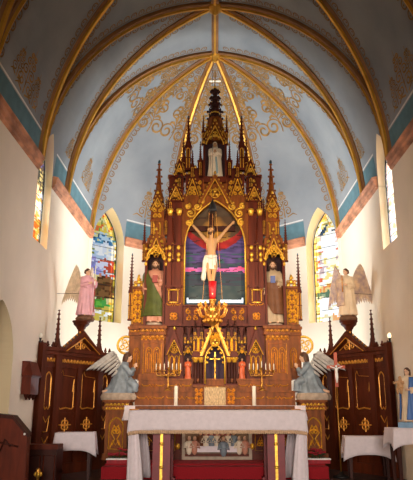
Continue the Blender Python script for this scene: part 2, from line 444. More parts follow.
# ribs
YA, YB = 8.92, YL - S8
U_, Lb, N_ = Vector((0, 10.15)), Vector((0, YL)), Vector((0, 7.75))
def rib_path(foot, boss, n=36, lift=0.0):
    out = []
    for i in range(n + 1):
        t, z = prof(AMAX * (0.03 + 0.97 * i / n))
        if i == n: t = 0
        p = boss + (foot - boss) * t
        out.append(Vector((p.x, p.y, z)))
    return out
def rib(foot, boss):
    P = rib_path(foot, boss); hd = Vector((foot.x - boss.x, foot.y - boss.y, 0)).normalized(); B = Vector((-hd.y, hd.x, 0))
    sec = [(-.085, .02, 0), (-.085, -.035, 0), (-.05, -.06, 0), (-.035, -.055, 1), (-.022, -.095, 1), (.022, -.095, 1), (.035, -.055, 0), (.05, -.06, 0), (.085, -.035, 0), (.085, .02, 0)]
    k = len(sec); mb = MB(); vs = []
    for i, p in enumerate(P):
        T = (P[min(i + 1, len(P) - 1)] - P[max(i - 1, 0)]).normalized(); N = T.cross(B).normalized()
        if N.z < 0: N = -N
        if abs(N.z) < 1e-3 and N.dot(hd) < 0: N = -N
        vs += [p + B * b + N * h for b, h, _ in sec]
    for i in range(len(P) - 1):
        for j in range(k):
            mb.add([], [], 0)
    fs = []; ms = []
    for i in range(len(P) - 1):
        for j in range(k):
            fs.append((i * k + j, i * k + (j + 1) % k, (i + 1) * k + (j + 1) % k, (i + 1) * k + j)); ms.append(1 if j in (3, 4, 5) else 0)
    mb.v = vs; mb.f = fs; mb.m = ms; mb.sm = [False] * len(fs)
    return trim(mb, [M['rib'], M['rib_gold']])
ribs = []
for sg in (-1, 1):
    ribs += [(Vector((sg * W, 6.6)), N_), (Vector((sg * W, YA)), N_), (Vector((sg * W, YA)), U_), (Vector((sg * W, YB)), U_), (Vector((sg * W, YB)), Lb),
             (Vector((sg * W, YC)), Lb), (Vector((sg * S8, YL + W)), Lb), (Vector((sg * W, 6.6)), Vector((0, 5.4))), (Vector((sg * W, 4.3)), Vector((0, 5.4)))]
for f, b in ribs: rib(f, b)
mb = MB(); mb.box(-.07, .07, YN + .01, YL, ZR - .10, ZR - .01, 0); mb.box(-.02, .02, YN + .01, YL, ZR - .13, ZR - .10, 1); trim(mb, [M['rib'], M['rib_gold']])
for b, r in ((U_, .16), (Lb, .14), (N_, .16)):
    mb = MB().lathe([(r, ZR - .02), (r, ZR - .10), (r * .8, ZR - .14), (r * .45, ZR - .16), (r * .4, ZR - .2), (r * .15, ZR - .24), (.01, ZR - .25)], b.x, b.y, 16)
    trim(mb, [M['rib_gold']])
# stencilled scallop borders beside the ribs
def surf(x, y):
    return Vector((x, y, zt(tp(x, y))))
def surf_lift(x, y, l=0.006):
    e = 0.01; p = surf(x, y)
    a = surf(x + e, y) - surf(x - e, y); b = surf(x, y + e) - surf(x, y - e)
    n = a.cross(b)
    if n.length < 1e-9: n = Vector((0, 0, 1))
    n.normalize()
    if n.z > 0: n = -n
    return p + n * l
def ribbon3(mb, pts, nrm, w, m=0):
    vs = []
    for i, p in enumerate(pts):
        T = (pts[min(i + 1, len(pts) - 1)] - pts[max(i - 1, 0)])
        if T.length < 1e-9: T = Vector((1, 0, 0))
        B = T.normalized().cross(nrm[i]); 
        if B.length < 1e-9: B = Vector((0, 0, 1))
        B.normalize(); ww = w[i] if isinstance(w, list) else w
        vs += [p - B * ww / 2, p + B * ww / 2]
    mb.add(vs, [(2 * i, 2 * i + 1, 2 * i + 3, 2 * i + 2) for i in range(len(pts) - 1)], m)
def centre_n(x, y):
    e = 0.012; a = surf(x + e, y) - surf(x - e, y); b = surf(x, y + e) - surf(x, y - e); n = a.cross(b)
    n.normalize(); return -n if n.z > 0 else n
sten = MB()
for foot, boss in ribs:
    if foot.y < 6: continue
    d = (foot - boss); L2 = d.length; d = d / L2; pr = Vector((-d.y, d.x))
    for side in (-1, 1):
        arcs = ARC * L2 / W if False else None
        # accumulate along the rib in true length
        P = rib_path(foot, boss, 120); acc = 0; nxt = 0.55; cnt = 0
        for i in range(1, len(P)):
            acc += (P[i] - P[i - 1]).length
            if acc >= nxt:
                nxt += 0.17
                p = P[i]; t = (Vector((p.x, p.y)) - boss).length / L2
                if t > 0.955 or t < 0.10: continue
                T = (P[i] - P[i - 1]).normalized()
                c = Vector((p.x, p.y)) + pr * side * 0.185
                if tp(c.x, c.y) > .985: continue
                N = centre_n(c.x, c.y)
                c3 = surf_lift(c.x, c.y)
                ou = T.cross(N).normalized()
                if (ou.x * pr.x + ou.y * pr.y) * side < 0: ou = -ou
                cc = [c3 + T * (.062 * math.cos(a)) + ou * (.062 * math.sin(a)) for a in [(-0.15 + 1.3 * q / 8) * PI for q in range(9)]]
                ribbon3(sten, cc, [N] * 9, 0.026)
                hh = [c3 - T * .085 - ou * .05, c3 - ou * .062, c3 + T * .085 - ou * .05]
                ribbon3(sten, hh, [N] * 3, 0.02)
                dd = [c3 + ou * .0, c3 + ou * .03]
                ribbon3(sten, dd, [N] * 2, 0.03)
trim(sten, [M['stencil']])
# painted arabesques in the facets
def on_facet(n, s0, arc0, pts, mb, w, tilt=0.0, m=0):
    P = []; Nn = []
    ct, st = math.cos(tilt), math.sin(tilt)
    for s, a in pts:
        s2 = s * ct - a * st; a2 = s * st + a * ct
        arc = min(max(arc0 + a2, 0.02), ARC - 0.02)
        P.append(vp(n, s0 + s2, arc, 0.008)); al = arc / RV
        Nn.append(Vector((-n[0] * math.cos(al), -n[1] * math.cos(al), -math.sin(al))))
    ribbon3(mb, P, Nn, w, m)
def taper(n, w): return [w * (0.35 + 0.65 * math.sin(PI * min(1, 0.12 + 0.88 * (1 - i / (n - 1))))) for i in range(n)]
def arabesque(n, s0, arc0, k, mb, flip=1):
    # a tall scrolling stem: two big volutes below, leaf sprays above
    for sd in (-1, 1):
        sp = spiral(sd * .20 * k, -.30 * k, .22 * k, 1.5, PI if sd > 0 else 0, -sd * 1, 26)
        on_facet(n, s0, arc0, [(p[0] * flip, p[1]) for p in sp], mb, taper(27, .046 * k + .009))
        sp = spiral(sd * .14 * k, .22 * k, .15 * k, 1.3, PI if sd > 0 else 0, sd, 20)
        on_facet(n, s0, arc0, [(p[0] * flip, p[1]) for p in sp], mb, taper(21, .042 * k + .008))
        for q in range(4):
            z = -.1 * k + q * .22 * k
            lf = [(sd * .02 * k, z), (sd * .1 * k, z + .07 * k), (sd * .17 * k, z + .05 * k), (sd * .2 * k, z - .02 * k)]
            on_facet(n, s0, arc0, lf, mb, [.02 * k, .07 * k, .06 * k, .01 * k])
            lf = [(sd * .02 * k, z + .08 * k), (sd * .07 * k, z + .18 * k), (sd * .06 * k, z + .27 * k)]
            on_facet(n, s0, arc0, lf, mb, [.03 * k, .085 * k, .01 * k])
    stem = [(.03 * k * math.sin(i * .9), -.5 * k + i * .12 * k) for i in range(12)]
    on_facet(n, s0, arc0, stem, mb, .03 * k)
ara = MB()
for f in ('apse_left', 'apse_right', 'apse'):
    n = FACET[f]
    for sd in (-1, 1):
        arabesque(n, sd * .34, 3.25, .95, ara)
        arabesque(n, sd * .15, 4.05, .6, ara)
for f in ('left', 'right'):
    sgn = 1 if f == 'left' else -1
    def sv(y): return (y - YL) * (-FACET[f][0]) * 1.0
    e = FACET[f]; ey = -e[0]
    for y, a_, k in ((YL + .32, 3.3, .85), (YL - .32, 3.3, .85), (YL + .1, 4.05, .5), (YL - .12, 4.1, .5)):
        arabesque(e, (y - YL) / ey if ey else 0, a_, k, ara)
trim(ara, [M['scroll']])
cor = MB()
def palmette(n, s0, arc0, k, mb, wide=1.0):
    for q, (h, r) in enumerate(((0, .16), (.27, .12), (.48, .09), (.64, .06))):
        for sd in (-1, 1):
            on_facet(n, s0, arc0, [(p[0] * wide, p[1]) for p in spiral(sd * r * .95 * k, h * k, r * k, 1.4, PI if sd > 0 else 0, -sd, 16)], mb, taper(17, .034 * k + .006))
    on_facet(n, s0, arc0, [(0, -.2 * k), (0, .3 * k), (0, .85 * k)], mb, [.05 * k, .035 * k, .01])
    for sd in (-1, 1):
        on_facet(n, s0, arc0, [(sd * .1 * k, -.2 * k), (sd * .35 * k, -.12 * k), (sd * .5 * k, -.2 * k)], mb, [.03, .03, .01])
for f in ('left', 'right'):
    e = FACET[f]; ey = -e[0]
    for y, a_, k in ((8.15, .80, .5), (7.75, .82, .68), (7.4, .85, .45), (11.75, .95, .6), (12.1, .9, .45), (10.35, .9, .4)): palmette(e, (y - YL) / ey, a_, k, cor, 1.6)
for f, sg in (('apse_left', 1), ('apse_right', -1)): palmette(FACET[f], sg * .32, .92, .72, cor); palmette(FACET[f], sg * .9, .92, .6, cor)
palmette(FACET['apse'], .0, .95, .8, cor)
trim(cor, [M['scroll']])

# ------------------------------------------------------------------ stained glass
def rnd(p, k=1.0): return noise.noise(Vector((p[0] * k, p[1] * k, 3.7)))
def design_left(a, b):       # a across -1..1, b up 0..1
    r = random.random()
    yel = random.choice([(.95, .72, .12), (.9, .6, .08), (.75, .75, .25), (1, .85, .4)])
    if abs(a) > .84: return random.choice([(.85, .65, .1), (.25, .32, .05), (.9, .75, .2), (.15, .18, .04), (.5, .42, .06)])
    if b < .12:
        if .045 < b < .085 and abs(a) < .6: return (1.3, 1.3, 1.25)
        return random.choice([(.9, .68, .12), (.8, .6, .1), (.4, .3, .05), (1, .9, .5)])
    if b < .19: return random.choice([(.1, .4, .05), (.2, .6, .08), (.12, .5, .1)]) if a < .5 else yel
    if b < .40:
        if a < -.35: return random.choice([(1, .85, .35), (.95, .8, .3), (1, 1, .7)])
        return random.choice([(.12, .05, .02), (.2, .08, .03), (.15, .09, .03), (.3, .14, .05)])
    if b < .56:
        if a < -.2: return random.choice([(.35, .35, .85), (.5, .45, .9), (.9, .9, 1.1), (.3, .3, .6)])
        return random.choice([(.7, .12, .06), (.9, .9, 1), (.8, .3, .2), (.75, .1, .05), (.6, .7, .95)])
    if b < .69: return random.choice([(1.1, 1.1, 1.1), (.9, .95, 1.05), (.6, .75, .95), (1.1, 1.05, .9)])
    if b < .79: return random.choice([(.08, .25, .5), (.1, .35, .55), (.6, .8, .95), (.05, .12, .2), (.85, .8, .4)])
    if b < .88: return random.choice([(.95, .8, .2), (.9, .2, .05), (.95, .7, .1), (.3, .5, .1), (1, .9, .5)])
    return random.choice([(.9, .6, .1), (.75, .12, .04), (.2, .3, .05), (.9, .75, .2), (.5, .4, .06), (.95, .85, .4)])
def design_right(a, b):
    if abs(a) > .84: return random.choice([(1, .8, .3), (.7, .55, .12), (1, .95, .7), (.3, .25, .06), (1, .7, .15)])
    if b < .22:
        if .06 < b < .10 or .15 < b < .2: return (1.3, 1.3, 1.3)
        return random.choice([(1.2, 1.2, 1.1), (1, .5, .2), (1, .9, .6), (1, .85, .5)])
    if b < .27: return random.choice([(.15, .25, .15), (.1, .12, .08), (.4, .5, .3)])
    if b < .33: return random.choice([(1, .45, .1), (.9, .3, .1), (1, .7, .3)])
    if b < .58:
        if abs(a) < .45: return random.choice([(1.3, 1.25, .9), (1.1, .9, .35), (1.3, 1.3, 1.3)])
        return random.choice([(1.1, 1.05, 1), (.9, .2, .1), (1.2, 1.2, 1.1), (.8, .6, .6)])
    if b < .78:
        if abs(a) < .5: return random.choice([(1.3, 1.3, 1.3), (1.3, 1.3, 1.2)])
        return random.choice([(1.2, 1.2, 1.2), (1, .8, .7), (.9, .3, .2), (1.2, 1.1, .9)])
    if b < .86:
        if abs(abs(a) - .4 + (b - .82) * 4) < .22: return (.06, .1, .16)
        return random.choice([(1.3, 1.25, 1.1), (1, .8, .3), (1.2, 1.2, 1.2)])
    return random.choice([(1, .75, .2), (.95, .45, .1), (1.1, 1, .6), (1.1, 1.05, .8), (.5, .4, .1)])
def design_side_l(a, b):
    if b < .25: return random.choice([(.8, .2, .04), (.9, .5, .1), (.6, .12, .03), (1.1, 1.0, .7)])
    if b < .5: return random.choice([(1.3, 1.3, 1.3), (1.2, 1.1, .9), (1.1, .6, .2), (1.2, 1.2, 1.3)])
    if b < .72: return random.choice([(.2, .15, .12), (.5, .4, .2), (.1, .1, .1), (.9, .8, .4)])
    return random.choice([(.25, .2, .7), (.35, .3, .8), (.15, .12, .3), (.7, .6, .3)])
def design_side_r(a, b):
    return random.choice([(1.3, 1.3, 1.35), (1.2, 1.1, 1.2), (1.2, .75, .7), (1.1, 1, .95), (.5, .55, .4), (1.3, 1.2, 1.3)])
DES = {1: (design_left, 'glass_l'), 2: (design_right, 'glass_r'), 3: (design_side_l, 'glass_l'), 4: (design_side_r, 'glass_r')}
for k, (f, pos, a, z0, zs, za) in WINS.items():
    fm = frame_of(f, 0.53 if pos is None else pos); dep = 0.27 if pos is None else 0.13
    fr = MB(); ol = lancet(a - .02, z0 + .02, zs, za - .02, 0, 14)
    fr.tube(xz(ol, dep), .014, 4, 0, True)
    fr.xf(fm); fo = struct(fr.build('window_%d' % k, [M['black']]))
    nx, nz = 15, 56; mb = MB()
    inner = a - .02
    def half(z):
        if z <= zs: return inner
        h = za - .02 - zs; R = (inner * inner + h * h) / (2 * inner); q = R * R - (z - zs) ** 2
        return max(0.004, inner - R + math.sqrt(max(0, q)))
    grid = {}
    for j in range(nz + 1):
        z = z0 + .02 + (za - .02 - z0 - .02) * j / nz; hw = half(z)
        for i in range(nx + 1):
            x = -1 + 2 * i / nx
            jx = (random.random() - .5) * .7 / nx if 0 < i < nx else 0; jz = (random.random() - .5) * .02 if 0 < j < nz else 0
            grid[i, j] = ((x + jx) * hw, dep, z + jz)
    keys = []
    for j in range(nz):
        for i in range(nx):
            mb.add([grid[i, j], grid[i + 1, j], grid[i + 1, j + 1], grid[i, j + 1]], [(0, 1, 2, 3)])
            keys.append(((i + .5) / nx * 2 - 1, (j + .5) / nz))
    mb.xf(fm)
    me = mb.mesh('stained_glass_pane', [M[DES[k][1]]]); po = bpy.data.objects.new('stained_glass_pane', me); C.objects.link(po); po.parent = fo
    at = me.color_attributes.new('paint', 'FLOAT_COLOR', 'CORNER'); fn = DES[k][0]
    random.seed(40 + k); prev = {}
    for p in me.polygons:
        c = fn(*keys[p.index])
        i = p.index % nx
        if i and random.random() < .35: c = prev.get(p.index - 1, c)
        elif random.random() < .3: c = prev.get(p.index - nx, c)
        prev[p.index] = c
        for li in p.loop_indices: at.data[li].color = (*c, 1)
    cm = MB()
    for q in range(1, 8):
        z = z0 + (za - z0) * q / 9; hw = half(z)
        cm.tube([(-hw, dep - .006, z), (hw, dep - .006, z)], .006, 4)
    for sx in (-.8, .8):
        cm.tube([(sx * half(z0 + (za - .1 - z0) * q / 20), dep - .006, z0 + .02 + (za - .12 - z0) * q / 20) for q in range(21)], .006, 4)
    cm.xf(fm); cm.build('lead_came', [M['black']], fo)
# ------------------------------------------------------------------ the high altar
YA0 = 11.1
ALT = thing('high_altar', (0, YA0, 0), 'tall carved brown gothic high altar with gilded tracery, spires and statue niches', 'altar')
def z(v, Y=YA0): return hz(v, Y)
G, WD, WR, WK = M['gold'], M['wood'], M['wood_red'], M['wood_dark']
def gild(mb, parent, name='gilding', m=None):
    for p in mb.pieces():
        o = p.build(name, m or G, parent)
        for v in o.data.vertices: v.co += v.normal * .003
    return o
def crocket(mb, p, s, m=0):
    mb.ball(p, (s, s, s * .8), 5, m); mb.ball((p[0], p[1], p[2] + s * .7), (s * .6, s * .6, s * .7), 4, m)
def pinnacle(parent, x, y, z0, z1, w, wood=None, bulb=True, stage=.42, name='pinnacle'):
    h = z1 - z0; zs = z0 + h * stage; mb = MB(); g = MB()
    mb.box(x - w / 2, x + w / 2, y - w / 2, y + w / 2, z0, zs)
    mb.box(x - w * .68, x + w * .68, y - w * .68, y + w * .68, zs - w * .25, zs)
    mb.box(x - w * .65, x + w * .65, y - w * .65, y + w * .65, z0, z0 + w * .3)
    mb.box(x - w * .62, x + w * .62, y - w * .62, y + w * .62, z0 + (zs - z0) * .5, z0 + (zs - z0) * .5 + w * .2)
    for dx, dy in ((0, -1), (1, 0), (-1, 0)):         # little gablets round the foot of the spire
        if dx == 0: mb.prism([(x - w * .5, zs), (x + w * .5, zs), (x, zs + w * 1.3)], y - w * .62, y - w * .3)
        else: mb.frustum(x + dx * w * .45, y, zs, zs + w * 1.2, w * .4, .003)
    mb.frustum(x, y, zs, z1 - w * .5, w * .52, w * .10, 8, PI / 8)
    n = max(3, int((z1 - zs) / (w * .95)))
    for i in range(n):
        q = (i + .35) / n; zz = zs + (z1 - zs - w * .6) * q; r = w * (.52 - .42 * q) + w * .1
        for a in range(4):
            t = PI / 4 + a * PI / 2 - PI / 4
            crocket(mb, (x + r * math.cos(t), y + r * math.sin(t), zz), w * .16)
    mb.ball((x, y, z1 - w * .45), (w * .26, w * .26, w * .14), 6)
    for sx in (-1, 1): g.tube([(x + sx * w * .28, y - w * .52, z0 + w * .5), (x + sx * w * .28, y - w * .52, zs - w * .5)], w * .07, 4)
    g.tube([(x - w * .28, y - w * .52, zs - w * .5), (x, y - w * .52, zs - w * .2), (x + w * .28, y - w * .52, zs - w * .5)], w * .07, 4)
    o = mb.build(name, wood or WR, parent)
    gild(g, o)
    if bulb: MB().ball((x, y, z1 - w * .1), (w * .2, w * .2, w * .32), 6).build('finial', M['bulb'], o)
    return o
def gablet(mb, g, x, y, a, z0, za, th=.05, fr=.035, crock=True, tr=True):
    # open triangular gable frame with crockets up both slopes and gilded tracery inside
    L = math.hypot(a, za - z0)
    for sx in (-1, 1):
        nx, nz = (za - z0) / L * sx, a / L
        o = [(x + sx * a, z0), (x, za), (x, za - fr * L / a), (x + sx * (a - fr * L / (za - z0)), z0)]
        mb.prism(o if sx < 0 else o[::-1], y - th / 2, y + th / 2)
        n = max(2, int(L / .085))
        if crock:
            for i in range(n):
                q = (i + .6) / (n + .3)
                crocket(g, (x + sx * a * (1 - q) + nx * .012, y, z0 + (za - z0) * q + nz * .012), .017)
        g.tube([(x + sx * a * .80, y - th / 2 - .004, z0 + .01), (x, y - th / 2 - .004, za - fr * L / a * 1.25)], .007, 4)
    crocket(g, (x, y, za + .02), .03)
    if tr:
        r = a * .28; zc = z0 + (za - z0) * .34
        g.tube([(x + r * math.cos(t * PI / 8), y - th * .3, zc + r * math.sin(t * PI / 8)) for t in range(16)], .008, 4, 0, True)
        for k in range(3):
            t = PI / 2 + k * 2 * PI / 3; g.ball((x + r * .5 * math.cos(t), y - th * .3, zc + r * .5 * math.sin(t)), (r * .32, .008, r * .32), 6)
def leafwork(g, x0, x1, z0, z1, y, step=.085, s=1.0):        # dense gilded scroll panel
    nx = max(1, round((x1 - x0) / step)); nz = max(1, round((z1 - z0) / step))
    for i in range(nx):
        for j in range(nz):
            cx = x0 + (i + .5) * (x1 - x0) / nx; cz = z0 + (j + .5) * (z1 - z0) / nz; r = min((x1 - x0) / nx, (z1 - z0) / nz) * .46
            d = 1 if (i + j) % 2 else -1
            g.tube([(p[0], y, p[1]) for p in spiral(cx, cz, r, 1.2, PI / 2, d, 10)], .011 * s, 4)
            g.ball((cx + d * r * .5, y, cz - r * .5), (r * .3, .008, r * .22), 5)
def lancets(g, x0, x1, n, z0, z1, y, r=.007, cusp=True):
    for i in range(n):
        w = (x1 - x0) / n; cx = x0 + w * (i + .5); a = w * .38; h = min(z1 - z0, 10)
        g.tube(xz(lancet(a, z0, z1 - a * 1.5, z1, cx, 5), y), r, 4, 0, True)
        if cusp:
            g.tube(xz(lancet(a * .45, z0 + .06, z1 - a * 2.6, z1 - a * 1.6, cx, 4), y), r * .8, 4)
            g.ball((cx, y, z1 - a * .8), (a * .25, .006, a * .3), 5)
def trefoil(g, x, zc, y, r, t=.007):
    for k in range(4):
        a = k * PI / 2 + PI / 4
        g.tube([(x + r * .55 * math.cos(a) + r * .5 * math.cos(q * PI / 5), y, zc + r * .55 * math.sin(a) + r * .5 * math.sin(q * PI / 5)) for q in range(10)], t, 4, 0, True)
def frieze(g, x0, x1, zc, y, h, n=None):
    n = n or max(3, round((x1 - x0) / .07)); w = (x1 - x0) / n
    for i in range(n):
        cx = x0 + w * (i + .5)
        g.ball((cx, y, zc), (w * .3, .012, h * .38), 6)
        g.tube([(cx - w * .5, y, zc - h * .45), (cx - w * .25, y, zc + h * .2), (cx, y, zc - h * .45)], h * .09, 4)
        g.tube([(cx, y, zc - h * .45), (cx + w * .25, y, zc + h * .2), (cx + w * .5, y, zc - h * .45)], h * .09, 4)
def giltline(g, x0, x1, zc, y, r=.008):                 # line with an ornamental dip in the middle
    L = x1 - x0; m = (x0 + x1) / 2
    pts = [(x0, zc + .03), (x0 + .03, zc), (m - L * .22, zc), (m - L * .14, zc + .025), (m - L * .07, zc - .02), (m, zc + .03), (m + L * .07, zc - .02), (m + L * .14, zc + .025), (m + L * .22, zc), (x1 - .03, zc), (x1, zc + .03)]
    g.tube([(x, y, q) for x, q in pts], r, 4)
# --- foot and mensa block
zt_, zb_ = 1.0, .19
mb = MB(); mb.box(-1.42, 1.42, -.5, .2, zb_, zt_); mb.box(-1.46, 1.46, -.54, .2, zb_, zb_ + .09)
for x in (-1.38, -.90, -.62, .62, .90, 1.38): mb.box(x - .045, x + .045, -.55, -.5, zb_ + .09, zt_ - .06)
mb.box(-1.44, 1.44, -.56, -.5, zt_ - .07, zt_)
front = mb.build('altar_front', WR, ALT)
g = MB()
for sx in (-1, 1):
    for a, b in ((.95, 1.33), (.67, .86)):
        lo, hi = sorted((sx * a, sx * b))
        g.tube([(lo, -.505, .33), (lo, -.505, .86), (hi, -.505, .86), (hi, -.505, .33)], .008, 4, 0, True)
        trefoil(g, (lo + hi) / 2, .74, -.505, .06); trefoil(g, (lo + hi) / 2, .45, -.505, .05)
        g.tube([(lo + .03, -.505, .40), ((lo + hi) / 2, -.505, .56), (hi - .03, -.505, .40)], .007, 4)
    for x in (.62, .90): g.ball((sx * x, -.56, .86), (.04, .03, .05), 6); g.ball((sx * x, -.56, .40), (.04, .03, .05), 6)
gild(g, front)
MB().box(-1.47, 1.47, -.60, .1, zt_, 1.05).build('mensa', WD, ALT)
# gilded end columns of the mensa
for sx in (-1, 1):
    mb = MB().lathe([(.09, .19), (.09, .25), (.05, .30), (.045, .82), (.06, .86), (.085, .95), (.085, 1.0)], sx * 1.36, -.62, 10)
    mb.build('mensa_column', M['gold_dull'], ALT)
# carved supper panel under the mensa
x0, x1 = ax(-30, 445, 10.55), ax(34, 445, 10.55); pz0, pz1 = .24, .66
mb = MB(); mb.box(x0 - .05, x1 + .05, -.56, -.5, pz0 - .06, pz0); mb.box(x0 - .05, x1 + .05, -.56, -.5, pz1, pz1 + .05)
mb.box(x0 - .05, x0, -.56, -.5, pz0, pz1); mb.box(x1, x1 + .05, -.56, -.5, pz0, pz1)
rel = mb.build('relief_frame', M['stone'], ALT)
mb = MB(); mb.box(x0, x1, -.515, -.5, pz0, pz1)
mb.build('relief_ground', mat('relief_ground_paint', rgb(112, 84, 62), .7, 0, .4, 9), rel)
mb = MB(); mb.box(x0 + .16, x1 - .16, -.60, -.52, .385, .405); mb.box(x0 + .18, x1 - .18, -.59, -.53, .31, .385); mb.build('relief_table', M['cloth'], rel)
fc = [M['white_robe'], M['rose_robe'], M['stone'], M['umber_cloak'], M['blue_grey'], M['white_robe'], M['cream_robe']]
pal = [M['white_robe'], M['umber_cloak'], M['blue_grey'], M['rose_robe']]
def relief_figure(xx, y, zz, k, m):
    b = MB(); b.ball((xx, y, zz), (.05 * k, .035, .105 * k), 10); b.ball((xx, y, zz + .07 * k), (.062 * k, .03, .035 * k), 8)
    for sg in (-1, 1): b.tube([(xx + sg * .05 * k, y, zz + .07 * k), (xx + sg * .07 * k, y - .02, zz), (xx + sg * .02 * k, y - .045, zz + .02)], [.02 * k, .018 * k, .012 * k], 6)
    o = b.build('relief_figure', m, rel)
    h = MB(); h.ball((xx, y - .005, zz + .135 * k), (.028 * k, .026, .034 * k), 8); h.build('head', M['skin'], o)
for i in range(11):
    xx = x0 + .07 + (x1 - x0 - .14) * i / 10; fg = i in (0, 1, 9, 10)
    relief_figure(xx, -.575 if fg else -.545, .38 if fg else .46, 1.1, pal[[0, 3, 1, 0, 2, 0, 1, 0, 2, 0, 3][i]])
relief_figure(x0 + (x1 - x0) * .60, -.62, .36, 1.2, M['blue_grey'])
mb = MB(); mb.box(x0 + .3, x1 - .3, -.525, -.515, .52, .64); mb.build('relief_curtain', M['book_red'], rel)
# --- pedestals for the kneeling angels
for sx in (-1, 1):
    xa, xb = sx * 1.44, sx * 1.87; lo, hi = min(xa, xb), max(xa, xb); mb = MB()
    zt2 = hz(400, 10.5)
    mb.box(lo + .03, hi - .03, -.58, -.08, zb_, zt2 - .20); mb.box(lo, hi, -.61, -.08, zb_, zb_ + .10)
    for k, (e, h0, h1) in enumerate(((.0, .20, .17), (.03, .17, .10), (.015, .10, .03), (.045, .03, 0))):
        mb.box(lo - e + .02, hi + e - .02, -.59 - e, -.08, zt2 - h0, zt2 - h1)
    for x in (lo + .06, hi - .06): mb.box(x - .03, x + .03, -.60, -.57, zb_ + .1, zt2 - .2)
    o = mb.build('angel_pedestal', WD, ALT); g = MB()
    frieze(g, lo + .02, hi - .02, zt2 - .07, -.612, .05); frieze(g, lo + .02, hi - .02, zt2 - .135, -.628, .045, 8)
    c = (lo + hi) / 2
    g.tube(xz(lancet(.12, .36, .70, .86, c, 6), -.585), .009, 4, 0, True)
    trefoil(g, c, .66, -.585, .06); g.tube([(c - .09, -.585, .38), (c - .05, -.585, .5), (c, -.585, .42), (c + .05, -.585, .5), (c + .09, -.585, .38)], .008, 4)
    for k in (-1, 1): g.tube([(c + k * .06, -.585, .42), (c + k * .02, -.585, .52), (c + k * .08, -.585, .62), (c + k * .03, -.585, .74)], .008, 4)
    gild(g, o)
# --- gradines (candle shelves)
za1, za2, za3 = 1.05, z(391), z(379)
mb = MB(); mb.box(-1.40, 1.40, -.28, .3, za1, za2 - .03); mb.box(-1.42, 1.42, -.30, .3, za2 - .03, za2)
o = mb.build('gradine', WD, ALT); g = MB()
for a, b in ((.30, .85), (.9, 1.36)):
    for sx in (-1, 1):
        lo, hi = sorted((sx * a, sx * b)); giltline(g, lo, hi, (za1 + za2) / 2, -.285)
gild(g, o, m=M['gold_dull'])
mb = MB(); mb.box(-1.36, 1.36, -.14, .3, za2, za3 - .03); mb.box(-1.38, 1.38, -.16, .3, za3 - .03, za3)
o = mb.build('gradine', WD, ALT); g = MB()
for a, b in ((.42, .84), (.9, 1.3)):
    for sx in (-1, 1):
        lo, hi = sorted((sx * a, sx * b)); giltline(g, lo, hi, (za2 + za3) / 2 - .02, -.146)
gild(g, o, m=M['gold_dull'])
# tabernacle block behind the veil
mb = MB(); mb.box(-.36, .36, -.34, .2, za1, z(386)); mb.box(-.38, .38, -.36, .2, z(386) - .03, z(386))
o = mb.build('tabernacle', WD, ALT); g = MB()
for sx in (-1, 1):
    lo, hi = sorted((sx * .21, sx * .35)); leafwork(g, lo, hi, za1 + .03, z(386) - .05, -.345, .075)
gild(g, o, m=M['gold_dull'])
